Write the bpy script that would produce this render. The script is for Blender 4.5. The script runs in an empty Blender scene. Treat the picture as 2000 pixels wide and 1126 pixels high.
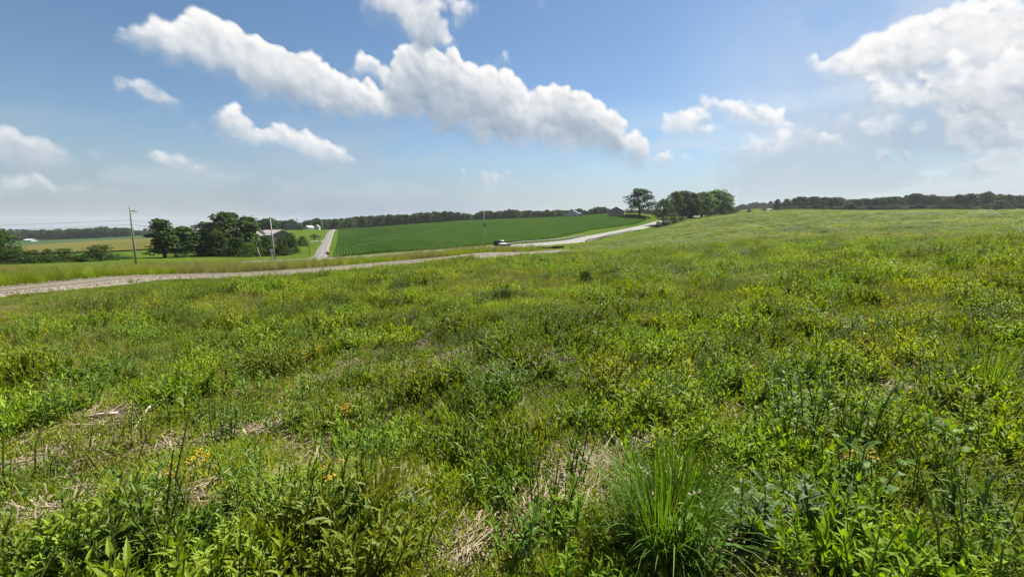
import bpy, bmesh, math, random
import numpy as np
from mathutils import Vector, Matrix, Euler

C = bpy.context.scene.collection
R = math.radians
PI = math.pi
CAM_H = 1.6
SUN_AZ, SUN_EL = 44.0, 50.0            # degrees; azimuth clockwise from +Y (the camera heading)

# ---------------------------------------------------------------- camera
cam_d = bpy.data.cameras.new('camera'); cam = bpy.data.objects.new('camera', cam_d); C.objects.link(cam)
cam_d.sensor_fit = 'HORIZONTAL'; cam_d.sensor_width = 36.0
cam_d.lens = 36.0 * 839.0 / 2000.0
cam.location = (0, 0, CAM_H); cam.rotation_euler = (R(90 - 8.34), 0, 0)
cam_d.clip_start = 0.05; cam_d.clip_end = 20000
bpy.context.scene.camera = cam

# ---------------------------------------------------------------- view
vs = bpy.context.scene.view_settings
vs.view_transform = 'Standard'; vs.look = 'None'; vs.exposure = 1.48; vs.gamma = 1.0; vs.use_curve_mapping = False
sc = bpy.context.scene
sc.render.engine = 'CYCLES'
sc.cycles.max_bounces = 6; sc.cycles.diffuse_bounces = 3; sc.cycles.glossy_bounces = 2
sc.cycles.transmission_bounces = 4; sc.cycles.transparent_max_bounces = 4; sc.cycles.volume_bounces = 0
sc.cycles.caustics_reflective = False; sc.cycles.caustics_refractive = False
sc.cycles.use_denoising = True
# ---------------------------------------------------------------- cloud layer (direction map: azimuth x elevation)
F_PX, PITCH = 839.0, math.radians(8.34)
def px_dir(px, py):
    """photo pixel (2000 x 1126 frame) -> world direction with unit forward (+Y) component"""
    u = (px - 1000.0) / F_PX; v = (563.0 - py) / F_PX
    y = v * math.sin(PITCH) + math.cos(PITCH); z = v * math.cos(PITCH) - math.sin(PITCH)
    return u / y, z / y
def px_ang(px, py):
    a, s = px_dir(px, py)
    return math.degrees(math.atan(a)), math.degrees(math.atan(s / math.hypot(1, a)))
def value_noise(W, H, cell, rng):
    gw, gh = int(W / cell) + 4, int(H / cell) + 4
    g = rng.random((gh, gw)).astype(np.float32)
    x = np.arange(W, dtype=np.float32) / cell; y = np.arange(H, dtype=np.float32) / cell
    xi = x.astype(int); yi = y.astype(int)
    fx = x - xi; fy = y - yi
    fx = fx * fx * fx * (fx * (fx * 6 - 15) + 10); fy = fy * fy * fy * (fy * (fy * 6 - 15) + 10)
    rows = g[:, xi] * (1 - fx) + g[:, xi + 1] * fx
    return rows[yi] * (1 - fy)[:, None] + rows[yi + 1] * fy[:, None]
def fbm2(W, H, cell, octaves, rng, gain=.5):
    out = np.zeros((H, W), np.float32); a = 1.0; tot = 0
    for k in range(octaves):
        out += a * value_noise(W, H, cell, rng); tot += a
        a *= gain; cell = max(cell * .5, 1.5)
    return out / tot
def box(a, r):
    if r < 1: return a
    for ax in (0, 1):
        p = np.concatenate([np.repeat(a.take([0], ax), r + 1, ax), a, np.repeat(a.take([-1], ax), r, ax)], ax)
        c = np.cumsum(p, ax, dtype=np.float64)
        n = a.shape[ax]
        a = ((c.take(range(2 * r + 1, 2 * r + 1 + n), ax) - c.take(range(0, n), ax)) / (2 * r + 1)).astype(np.float32)
    return a
def blur(a, r): return box(box(a, r), r)
def warp(a, dx, dy):
    H, W = a.shape
    yy, xx = np.mgrid[0:H, 0:W].astype(np.float32)
    x = np.clip(xx + dx, 0, W - 1.001); y = np.clip(yy + dy, 0, H - 1.001)
    xi = x.astype(np.int32); yi = y.astype(np.int32); fx = x - xi; fy = y - yi
    return (a[yi, xi] * (1 - fx) + a[yi, xi + 1] * fx) * (1 - fy) + (a[yi + 1, xi] * (1 - fx) + a[yi + 1, xi + 1] * fx) * fy
def sstep(a, b, x):
    t = np.clip((x - a) / (b - a), 0, 1)
    return t * t * (3 - 2 * t)
AZ0, AZ1, EL0, EL1, CRES = -62.0, 62.0, -1.0, 44.0, 0.05
CLOUDS = [  # (softness, brightness, lumps as photo x, y, radius)
 (.9, 1.0, [(262,82,16),(300,84,26),(345,92,36),(400,100,46),(455,118,52),(505,142,48),(545,152,46),(590,172,46),(632,185,46),(680,200,42),(722,205,40),(500,175,34),(570,205,28),(640,222,28),(690,225,32),(745,225,36),(775,215,36)]),
 (1.0, 1.0, [(715,136,26),(740,148,20),(805,130,38),(830,165,52),(790,195,50),(870,150,44),(905,172,54),(870,215,56),(800,225,34),(950,190,52),(985,225,50),(930,245,44),(1030,235,44),(1062,222,44),(1095,208,38),(1125,232,46),(1165,250,38),(1205,245,18),(1085,270,42),(1145,285,38),(1200,300,32),(1250,308,26),(1300,318,20),(1340,322,16),(1010,275,34),(1240,285,26),(1180,280,34),(1100,295,34),(940,265,36)]),
 (1.6, 1.0, [(745,12,26),(780,32,38),(812,60,42),(850,82,34),(835,15,28),(770,-10,34),(865,105,18),(830,100,22)]),
 (1.9, .95, [(890,22,26),(915,30,20),(900,52,18),(870,5,18)]),
 (1.9, .9, [(262,182,22),(290,196,28),(325,212,24),(235,192,12),(345,222,14)]),
 (1.0, 1.0, [(455,233,24),(440,258,26),(472,268,28),(508,284,28),(545,286,32),(585,294,32),(625,306,30),(662,316,24),(690,322,14),(380,246,11),(408,244,9),(600,310,26)]),
 (1.3, .93, [(0,300,38),(38,294,34),(75,306,30),(108,320,24),(-40,300,44),(130,326,14),(20,325,30),(70,332,26)]),
 (1.4, .95, [(316,332,22),(345,328,24),(385,342,24),(425,350,20),(465,354,16),(495,356,12),(250,340,16),(215,342,14),(180,345,14)]),
 (2.2, .9, [(812,312,16),(840,320,16),(862,326,10),(822,340,8)]),
 (2.0, .95, [(982,124,22),(962,132,14),(945,125,10)]),
 (1.2, 1.05, [(1310,250,24),(1345,250,29),(1385,264,21)]),
 (1.2, 1.05, [(1380,214,20),(1420,226,24),(1458,238,28),(1498,248,30),(1528,262,26)]),
 (1.5, 1.02, [(1468,298,30),(1515,292,28),(1560,280,26),(1610,285,24),(1650,300,18),(1440,300,14)]),
 (2.0, .95, [(1322,208,12)]), (2.4, .9, [(1062,12,14),(1085,18,8)]), (2.4, .85, [(1397,55,6)]), (2.2, .95, [(1775,6,14),(1800,10,10)]),
 (2.4, .75, [(312,160,10)]), (1.9, .92, [(180,318,14),(205,322,16),(232,326,12)]), (1.8, .95, [(530,368,14),(560,372,16),(595,374,12)]),
 (2.4, .75, [(280,255,9),(300,262,8)]),
 (1.3, 1.12, [(1585,128,16),(1618,140,24),(1655,140,28),(1700,132,36),(1745,118,42),(1800,98,46),(1850,80,44),(1900,62,42),(1945,48,34),(1975,42,26),(1990,75,40),(1930,105,52),(1840,130,52),(1740,160,40),(2040,110,70),(1680,160,22)]),
 (2.4, 1.04, [(1640,245,24),(1720,250,32),(1880,245,44),(1965,240,54),(1740,325,30),(1930,335,44)]),
 (2.2, 1.02, [(1700,190,24),(1750,200,40),(1850,190,56),(1950,190,66),(2040,200,70)]),
 (1.6, .92, [(60,372,30),(110,376,28),(150,380,22),(10,378,30),(210,384,20),(270,388,18)]),
 (1.8, .95, [(860,362,14),(905,358,18),(945,352,20),(985,360,20),(1020,372,18),(960,375,20)]),
 (2.0, .9, [(640,372,14),(690,378,16),(735,382,14)]),
 (2.6, .8, [(1000,385,18),(960,365,12),(920,355,14),(880,362,10),(1060,380,16)]),
]
def make_clouds(seed=7):
    rng = np.random.default_rng(seed)
    W, H = int((AZ1 - AZ0) / CRES), int((EL1 - EL0) / CRES)          # row 0 = lowest elevation
    yy, xx = np.mgrid[0:H, 0:W].astype(np.float32)
    az = AZ0 + xx * CRES; el = EL0 + yy * CRES
    col = np.ones((H, W), np.float32) * .8; alpha = np.zeros((H, W), np.float32)
    n1 = fbm2(W, H, 60, 6, rng, .6); n2 = fbm2(W, H, 60, 6, rng, .6); n3 = fbm2(W, H, 26, 5, rng, .6); n4 = fbm2(W, H, 44, 4, rng, .48); n5 = fbm2(W, H, 110, 5, rng, .5); nlow = fbm2(W, H, 260, 5, rng, .5)
    # broad veils low on the right and along the horizon
    right = np.clip(sstep(14, 50, az) * sstep(30, 7, el) + .55 * sstep(-6, 34, az) * sstep(12, 1, el), 0, 1)
    nv = fbm2(W, H, 420, 6, rng, .55); nv = warp(nv, (n1 - .5) * 160, (n2 - .5) * 60)
    veil = np.clip(right * (.45 + 1.1 * sstep(.38, .64, nv)), 0, 1) * .78
    nh = fbm2(W, H, 300, 6, rng, .55)
    nst = blur(np.repeat(fbm2(W // 4 + 1, H, 70, 6, rng, .55), 4, 1)[:, :W], 2); nst = warp(nst, (n1 - .5) * 60, (n2 - .5) * 26); bank = sstep(.44, .60, nst)
    leftv = np.maximum(sstep(17, 5, el) * bank * .55, sstep(12, 0, el) * (.78 + .20 * bank))
    alpha = np.maximum(veil, leftv)
    col = .86 + .15 * (nv - .5) * 2 - .19 * sstep(22, 2, el) + .16 * sstep(-40, 40, az) - .15 + .13 * bank * sstep(18, 9, el) * sstep(0, 5, el)
    # blue-grey underside patch in the right veil
    ax, ay = px_ang(1815, 262)
    d = np.hypot((az - ax) / 4.6, (el - ay) / 2.6) + (n1 - .5) * 1.5
    k = sstep(1.25, .55, d); col -= .06 * k; alpha = np.maximum(alpha, k * .5)
    extra = []
    for _ in range(16):                                                # the sky above the frame goes on the same way
        a, e = rng.uniform(-60, 60), rng.uniform(30, 40)
        extra.append((rng.uniform(1.2, 2.2), 1.0, [(a + rng.normal() * 3, e + rng.normal() * 1.0, rng.uniform(.8, 2.4)) for _ in range(8)]))
    jobs = [(s, b, [(*px_ang(x, y), r / F_PX * 57.3 * (.62 + .38 * math.cos(math.radians(px_ang(x, y)[0])) ** 1.5)) for x, y, r in L]) for s, b, L in CLOUDS]
    for soft, bright, lumps in jobs + extra:
        a0 = min(l[0] - l[2] for l in lumps) - 3; a1 = max(l[0] + l[2] for l in lumps) + 3
        e0 = min(l[1] - l[2] for l in lumps) - 3; e1 = max(l[1] + l[2] for l in lumps) + 3
        i0, i1 = max(int((a0 - AZ0) / CRES), 0), min(int((a1 - AZ0) / CRES), W)
        j0, j1 = max(int((e0 - EL0) / CRES), 0), min(int((e1 - EL0) / CRES), H)
        if i1 - i0 < 8 or j1 - j0 < 8: continue
        w, h = i1 - i0, j1 - j0
        hf = np.zeros((h, w), np.float32)
        def splat(cx, cy, z, r):
            X0, X1 = max(int(cx - r), 0), min(int(cx + r) + 2, w); Y0, Y1 = max(int(cy - r), 0), min(int(cy + r) + 2, h)
            if X1 <= X0 or Y1 <= Y0: return
            dx = np.arange(X0, X1, dtype=np.float32) - cx; dy = np.arange(Y0, Y1, dtype=np.float32) - cy
            q = r * r - dx[None, :] ** 2 - dy[:, None] ** 2
            s = np.where(q > 0, z + np.sqrt(np.maximum(q, 0)), 0)
            np.maximum(hf[Y0:Y1, X0:X1], s, out=hf[Y0:Y1, X0:X1])
        for (a, e, r) in lumps:
            cx, cy, R = (a - AZ0) / CRES - i0, (e - EL0) / CRES - j0, r / CRES
            splat(cx, cy, 0, R * .8)
            for k in range(int(20 + R * .4)):
                th = rng.uniform(0, 2 * math.pi); t = rng.random() ** .55
                rr = R * (.16 + .30 * rng.random() ** 1.6)
                up = 1.0 if math.sin(th) > 0 else .72                  # flatter underneath
                px, py = cx + math.cos(th) * t * (R - rr * .45), cy + math.sin(th) * t * (R * up - rr * .45)
                z = R * .42 * math.sqrt(max(1 - t * t, 0)) * rng.uniform(.6, 1)
                splat(px, py, z, rr)
                if math.sin(th) > -.35:
                    for m in range(5):
                        t2 = rng.uniform(0, 2 * math.pi); r2 = rr * rng.uniform(.18, .45)
                        splat(px + math.cos(t2) * rr * .8, py + math.sin(t2) * rr * .8, z + rr * .25, r2)
        sl = (slice(j0, j1), slice(i0, i1))
        amp = 11 + 13 * (soft - .9)
        under = box(sstep(0, 1, np.clip(np.cumsum((hf > 0)[::-1], 0)[::-1] / 60.0, 0, 1)), 2)
        hw = warp(hf, (n1[sl] - .5) * amp * 3.4 + (n3[sl] - .5) * amp * 2.2, (n2[sl] - .5) * amp * 3.0 + (n3[sl][:, ::-1] - .5) * amp * 2.0)
        thick = blur(hw, int(1.2 + 2.0 * soft))
        low = np.cumsum((hf > 0), 0).astype(np.float32)                # pixels of cloud below this one
        base = sstep(0, 60, blur(low, 5) + (n1[sl] - .5) * 50)
        a_top = 1 - np.exp(-np.maximum(thick - 1.5 * soft, 0) / (2.3 * soft ** 1.7))
        nn = n3[sl] * .6 + n1[sl] * .4
        wisp = sstep(.30, .62, nn + (base - .55) * .5)
        fr = n3[sl] * .5 + n2[sl] * .5; a_top = a_top * (1 - .75 * sstep(.62, .40, fr) * (1 - sstep(4 * soft, 20 * soft, thick)))
        a_ = a_top * (base * .80 + .20) * (1 - .55 * np.clip(soft - 1.1, 0, 1) * (1 - wisp)) * (.55 + .45 * np.maximum(base, wisp))
        # light from the upper right
        soft_h = blur(hw, 2) * .40 + blur(hw, 6) * .42 + blur(hw, 18) * .30 + blur(n4[sl] - .5, 4) * 26 + (blur(n5[sl], 5) - .5) * 50
        gy, gx = np.gradient(soft_h)
        nz = 1.0 / np.sqrt(1 + gx * gx + gy * gy); lx, ly, lz = .45, .74, .40
        lam = np.clip((-gx * lx - gy * ly + lz) * nz, -.5, 1)
        ao1 = np.clip((blur(hw, 2) - blur(hw, 9)) / 14, -1, 1); ao2 = np.clip((soft_h - blur(soft_h, 30)) / 40, -1, 1)
        above = np.cumsum((hf > 0)[::-1], 0)[::-1].astype(np.float32); depth = sstep(6, 120, blur(above, 10))
        edge = sstep(26, 2, blur(above, 3)) * (.5 + .5 * base)
        patch = sstep(.42, .66, blur(n5[sl], 4) * .55 + nlow[sl] * .45)
        c = .83 + .125 * lam + .07 * ao1 + .05 * ao2 + .06 * edge - (1 if bright < 1.01 else .3) * (.13 * depth * (.35 + 1.0 * nlow[sl]) + .13 * patch * sstep(.1, .8, depth)) - .03 * (1 - base)
        c = c * (.55 + .45 * bright)
        hz = sstep(16, 1, el[sl]); c = c * (1 - .16 * hz) + .70 * .16 * hz; a_ = a_ * (1 - .22 * hz ** 1.3)
        A = alpha[sl]; o = a_ + A * (1 - a_)
        col[sl] = np.where(o > 1e-4, (c * a_ + col[sl] * A * (1 - a_)) / np.maximum(o, 1e-4), col[sl]); alpha[sl] = o
    alpha *= sstep(44, 37, el)
    return np.clip(col, 0, 1.1), np.clip(alpha, 0, 1)

# ---------------------------------------------------------------- sky: sun lamp, Sky Texture and a cloud layer
sd = Vector((math.sin(R(SUN_AZ)) * math.cos(R(SUN_EL)), math.cos(R(SUN_AZ)) * math.cos(R(SUN_EL)), math.sin(R(SUN_EL))))
sun_d = bpy.data.lights.new('sun', 'SUN'); sun_d.energy = 5.0; sun_d.angle = R(0.5); sun_d.color = (1.0, .945, .84)
sun = bpy.data.objects.new('sun', sun_d); C.objects.link(sun)
sun.rotation_euler = (-sd).to_track_quat('-Z', 'Y').to_euler(); sun.location = sd * 200

world = bpy.data.worlds.new('World'); sc.world = world; world.use_nodes = True
nt = world.node_tree; nt.nodes.clear()
def wn(t, **k):
    n = nt.nodes.new(t)
    for a, v in k.items(): setattr(n, a, v)
    return n
W_ = nt.links.new
sky = wn('ShaderNodeTexSky', sky_type='NISHITA', sun_disc=False, sun_elevation=R(SUN_EL), sun_rotation=R(SUN_AZ), altitude=200.0, air_density=1.15, dust_density=.3, ozone_density=3.0)
bg1 = wn('ShaderNodeBackground'); bg1.inputs['Strength'].default_value = 0.052
hs_ = wn('ShaderNodeHueSaturation'); hs_.inputs['Saturation'].default_value = 1.10; hs_.inputs['Value'].default_value = .74; W_(sky.outputs[0], hs_.inputs['Color']); W_(hs_.outputs[0], bg1.inputs['Color'])
cc, ca = make_clouds()
CH, CW = cc.shape
buf = np.zeros((CH, CW, 4), np.float32); buf[..., 0] = cc; buf[..., 1] = ca; buf[..., 3] = 1
img = bpy.data.images.new('cloud_layer', CW, CH, alpha=False, float_buffer=True)
img.colorspace_settings.name = 'Non-Color'
img.pixels.foreach_set(buf.ravel()); img.update(); img.pack()
tc = wn('ShaderNodeTexCoord'); sx = wn('ShaderNodeSeparateXYZ'); W_(tc.outputs['Generated'], sx.inputs[0])
def mth(op, a, b=None):
    n = wn('ShaderNodeMath', operation=op)
    for k, v in enumerate((a, b)):
        if v is None: continue
        if isinstance(v, (int, float)): n.inputs[k].default_value = v
        else: W_(v, n.inputs[k])
    return n.outputs[0]
azn = mth('ARCTAN2', sx.outputs[0], sx.outputs[1]); eln = mth('ARCSINE', sx.outputs[2])
un = mth('DIVIDE', mth('SUBTRACT', azn, R(AZ0)), R(AZ1 - AZ0)); vn = mth('DIVIDE', mth('SUBTRACT', eln, R(EL0)), R(EL1 - EL0))
cb = wn('ShaderNodeCombineXYZ'); W_(un, cb.inputs[0]); W_(mth('MINIMUM', mth('MAXIMUM', vn, .002), .998), cb.inputs[1])
it = wn('ShaderNodeTexImage', image=img, extension='MIRROR', interpolation='Cubic'); W_(cb.outputs[0], it.inputs[0])
sp = wn('ShaderNodeSeparateColor'); W_(it.outputs['Color'], sp.inputs[0])
ramp = wn('ShaderNodeValToRGB'); W_(sp.outputs[0], ramp.inputs[0])
ramp.color_ramp.interpolation = 'LINEAR'
stops = [(.0, (.20, .27, .36)), (.55, (.30, .38, .48)), (.74, (.46, .53, .61)), (.86, (.66, .70, .74)), (1.0, (.97, .96, .95))]
while len(ramp.color_ramp.elements) < len(stops): ramp.color_ramp.elements.new(.5)
for e, (p, c) in zip(ramp.color_ramp.elements, stops): e.position = p; e.color = (*c, 1)
bg2 = wn('ShaderNodeBackground'); bg2.inputs['Strength'].default_value = 0.365; W_(ramp.outputs[0], bg2.inputs['Color'])
mx = wn('ShaderNodeMixShader'); W_(sp.outputs[1], mx.inputs[0]); W_(bg1.outputs[0], mx.inputs[1]); W_(bg2.outputs[0], mx.inputs[2])
wo = wn('ShaderNodeOutputWorld'); W_(mx.outputs[0], wo.inputs[0])
world.cycles.sampling_method = 'MANUAL'; world.cycles.sample_map_resolution = 1024

# ---------------------------------------------------------------- numeric helpers
def hash2(i, j, s):
    n = (i.astype(np.int64) * 374761393 + j.astype(np.int64) * 668265263 + s * 1442695041) & 0xFFFFFFFF
    n = ((n ^ (n >> 13)) * 1274126177) & 0xFFFFFFFF
    return ((n ^ (n >> 16)) & 0xFFFF) / 65535.0
def noise(x, y, cell, s=0):
    x = np.asarray(x, float) / cell; y = np.asarray(y, float) / cell
    i = np.floor(x); j = np.floor(y); fx = x - i; fy = y - j
    fx = fx * fx * (3 - 2 * fx); fy = fy * fy * (3 - 2 * fy)
    a = hash2(i, j, s); b = hash2(i + 1, j, s); c = hash2(i, j + 1, s); d = hash2(i + 1, j + 1, s)
    return (a * (1 - fx) + b * fx) * (1 - fy) + (c * (1 - fx) + d * fx) * fy
def fnoise(x, y, cell, s=0, o=3):
    t = 0; w = 1; tot = 0
    for k in range(o):
        t = t + w * noise(x, y, cell / 2 ** k, s + 17 * k); tot += w; w *= .5
    return t / tot

# ---------------------------------------------------------------- lie of the land
def P(px, py, Y):
    """a spot of the place: bearing and slope read off the photograph, distance Y judged from the sizes of things"""
    a, s = px_dir(px, py)
    return (a * Y, Y, CAM_H + s * Y)
CTRL = [
 # the weedy field, rising to the right
 (0,2,0),(0,5,-.03),(0,10,-.12),(0,20,-.45),(-4,30,-.95),
 (-3,2,-.03),(3,2,.03),(-6,5,-.18),(6,5,.1),(-14,10,-.55),(14,10,.32),(26,9,.7),(-26,9,-.9),(-5,14,-.5),(8,20,-.2),
 P(1250,484,70),P(1000,504,44),P(930,510,38),P(930,500,47),P(930,489,70),P(1120,483,95),P(1060,494,66),P(1500,470,46),P(1750,470,38),P(2000,481,24),P(1400,442,112),P(1180,470,130),P(1230,463,165),P(1280,447,220),P(1350,433,190),P(1420,423,240),
 P(1500,414,170),P(1620,414,150),P(1750,413,130),P(2000,411,100),P(2200,408,80),
 P(1500,416.5,260),P(1750,417,200),P(2000,417,170),P(2200,416,140),
 P(1800,408,350),P(1550,408,350),P(1480,413,330),P(1600,413,430),P(2000,412,450),P(1700,413,430),P(2300,412,400),
 P(1470,409,900),P(1440,410,800),P(1900,412,1200),P(1600,412,1500),P(1500,436,3000),P(2000,436,3000),
 # gravel track and the drop to the highway
 P(-100,561,14),P(0,555,15.7),P(250,546,18.2),P(500,537,22.5),P(800,512,34.5),P(950,498,50),P(1090,488.5,72),
 P(0,533,36),P(265,528,40),P(500,516,53),P(800,500,72),
 (-69,72,-6.5),(-40,86,-5.6),(-20,99,-4.7),(-.7,114,-3.8),(18.5,140,-3.6),(35,178,-2.8),P(1217,451,210),P(1280,437.5,250),P(1340,428,295),P(1390,421.5,340),
 P(1425,418,375),P(1475,416.5,500),P(1495,411.5,560),P(1512,407,640),
 # beyond the highway, left
 P(265,511,82),P(0,515,92),P(130,511,100),P(-200,515,90),P(320,504,124),P(450,499,135),P(560,496,140),P(590,481,185),P(617,469,215),
 P(150,497,150),P(150,484,300),P(46,479.5,450),P(178,470.6,500),P(300,465,560),P(60,472,600),P(178,466.7,630),P(-60,484,450),P(300,461,600),P(-150,487,430),P(-150,479,600),P(540,474,180),P(570,447,320),
 P(625,500,115),P(632,483,160),P(641,465,230),P(651,448.5,330),
 # crop field
 P(700,497,104),P(800,489,107),P(900,483,112),P(1000,471,134),P(800,470,150),P(800,455,230),P(800,438.5,340),P(660,447,330),P(900,431.5,350),
 P(1000,427.5,340),P(1100,423.5,312),P(1190,420,292),P(1250,421,278),P(1000,455,180),P(1100,445,210),P(1320,425,278),P(1370,420.5,310),
 P(650,453,450),P(900,437,480),P(1100,429,450),P(1300,424,420),P(650,458,650),P(900,443,700),P(1100,437,700),P(560,452,450),
 # far plain
 P(290,456,1800),P(100,456,1500),P(-200,458,1500),P(290,448.5,3600),P(0,450,3600),P(600,449,3000),P(1000,446,2500),P(300,448,6500),P(1000,447,6500),P(-300,449,5000),P(1800,446,6500),
]
CTRL = np.array(CTRL, float)
def _uv(x, y):
    r = np.maximum(np.hypot(x, y), .4); a = np.arctan2(x, y)
    return np.clip(a, -1.25, 1.25) * 3.0, np.log(r)
_cu, _cv = _uv(CTRL[:, 0], CTRL[:, 1])
_cr = np.hypot(CTRL[:, 0], CTRL[:, 1])
def _k(d2): return .5 * d2 * np.log(np.maximum(d2, 1e-9))
_n = len(CTRL)
_A = np.zeros((_n + 3, _n + 3)); _A[:_n, :_n] = _k((_cu[:, None] - _cu) ** 2 + (_cv[:, None] - _cv) ** 2) + np.eye(_n) * .002
_A[:_n, _n:] = np.stack([np.ones(_n), _cu, _cv], 1); _A[_n:, :_n] = _A[:_n, _n:].T
# heights are fitted as slopes seen from the camera spot, so that far heights weigh no more than near ones
_b = np.zeros(_n + 3); _b[:_n] = (CTRL[:, 2] - CAM_H) / _cr
_w = np.linalg.solve(_A, _b)
def raw_z(x, y):
    u, v = _uv(x, y); out = np.full(u.shape, _w[_n]) + _w[_n + 1] * u + _w[_n + 2] * v
    for k in range(_n):
        out += _w[k] * _k((u - _cu[k]) ** 2 + (v - _cv[k]) ** 2)
    r = np.hypot(x, y); z = CAM_H + out * np.maximum(r, .4)
    z = np.where(r > 1200, np.minimum(z, 38 - (r - 1200) * .004), z)
    near = np.clip(1 - (r - 1.0) / 1.5, 0, 1); z = z * (1 - near) + (.012 * x) * near
    a = np.abs(np.arctan2(x, y)); f = np.clip((a - 1.35) / .9, 0, 1); f = f * f * (3 - 2 * f)
    return z * (1 - f) + (.008 * x) * np.exp(-r / 400.0) * f
def smooth_path(pts, step=2.0):
    pts = np.array(pts, float); L = np.concatenate([[0], np.cumsum(np.linalg.norm(np.diff(pts, axis=0), axis=1))])
    h = np.diff(L); sl = np.diff(pts, axis=0) / h[:, None]; m = np.empty_like(pts); m[0] = sl[0]; m[-1] = sl[-1]
    m[1:-1] = (sl[:-1] * h[1:, None] + sl[1:] * h[:-1, None]) / (h[1:] + h[:-1])[:, None]
    q = np.linspace(0, L[-1], max(3, int(L[-1] / step))); k = np.clip(np.searchsorted(L, q, 'right') - 1, 0, len(h) - 1); t = ((q - L[k]) / h[k])[:, None]; H = h[k][:, None]
    return (2 * t ** 3 - 3 * t ** 2 + 1) * pts[k] + (t ** 3 - 2 * t ** 2 + t) * H * m[k] + (3 * t ** 2 - 2 * t ** 3) * pts[k + 1] + (t ** 3 - t ** 2) * H * m[k + 1]
HWY = smooth_path([(-300, -30), (-190, 20), (-115, 52), (-69, 72), (-40, 86), (-20, 99), (-.7, 114), (8.6, 125), (18.5, 140), (35, 178),
                   P(1217, 451, 210)[:2], P(1280, 437, 250)[:2], P(1340, 428, 295)[:2], P(1390, 421, 340)[:2], P(1425, 417, 375)[:2], P(1455, 417, 440)[:2],
                   P(1475, 416, 500)[:2], P(1495, 411, 560)[:2], P(1512, 406, 640)[:2], P(1530, 404, 760)[:2]])
SIDE = smooth_path([(-42, 89), P(625, 500, 115)[:2], P(632, 483, 160)[:2], P(641, 465, 230)[:2], P(646.5, 456, 280)[:2], P(651.5, 448.5, 330)[:2], P(655, 450, 420)[:2]])
TRACK = smooth_path([(-60, -40), (-37, -9), (-15.9, 15.6), P(250, 549, 18.2)[:2], P(500, 537, 22.6)[:2], P(800, 511.5, 34.5)[:2], P(950, 498, 49.5)[:2], P(1080, 488, 71)[:2]], 1.0)
def path_z(path):
    z = raw_z(path[:, 0], path[:, 1]); n = 9
    zz = np.concatenate([np.repeat(z[:1], n), z, np.repeat(z[-1:], n)])
    k = np.ones(2 * n + 1) / (2 * n + 1)
    return np.convolve(zz, k, 'valid')
HWY_Z = path_z(HWY); SIDE_Z = path_z(SIDE)
def near_path(x, y, path):
    best = np.full(x.shape, 1e18); idx = np.zeros(x.shape, int)
    for k in range(len(path)):
        d = (x - path[k, 0]) ** 2 + (y - path[k, 1]) ** 2
        m = d < best; best = np.where(m, d, best); idx = np.where(m, k, idx)
    return np.sqrt(best), idx
def ground_z(x, y, fine=True):
    x = np.atleast_1d(np.asarray(x, float)); y = np.atleast_1d(np.asarray(y, float))
    z = raw_z(x, y); r = np.hypot(x, y)
    for path, pz, half in ((HWY, HWY_Z, 5.0), (SIDE, SIDE_Z, 2.4)):
        m = (r > 45) & (r < 900) & (y > -20)
        if m.any():
            d, i = near_path(x[m], y[m], path[::2])
            w = np.clip(1 - (d - half) / 5.0, 0, 1); w = w * w * (3 - 2 * w)
            z[m] = z[m] * (1 - w) + (pz[::2][i] - .10) * w
    if fine:
        dt, _ = near_path(x, y, TRACK[::2])
        bump = (fnoise(x, y, 1.6, 3, 3) - .5) * .16 + (fnoise(x, y, 7.0, 5, 2) - .5) * .3
        z = z + bump * np.clip(1 - r / 160.0, 0, 1) * np.clip((r - .3) / 2, 0, 1) * np.clip((dt - 3.2) / 3, .05, 1)
    return z
def gz(x, y): return float(ground_z(x, y)[0])
_Yt = np.exp(np.linspace(math.log(1.2), math.log(900), 700))
def hit(px, py):
    """where the photo's sight line through a pixel meets the ground"""
    a, s = px_dir(px, py)
    z = ground_z(a * _Yt, _Yt); d = CAM_H + s * _Yt - z
    k = int(np.argmax(d < 0)) if (d < 0).any() else len(_Yt) - 1
    if k > 0:
        t = d[k - 1] / (d[k - 1] - d[k]); Y = _Yt[k - 1] + (_Yt[k] - _Yt[k - 1]) * t
    else: Y = _Yt[0]
    return a * Y, Y, gz(a * Y, Y)

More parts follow.
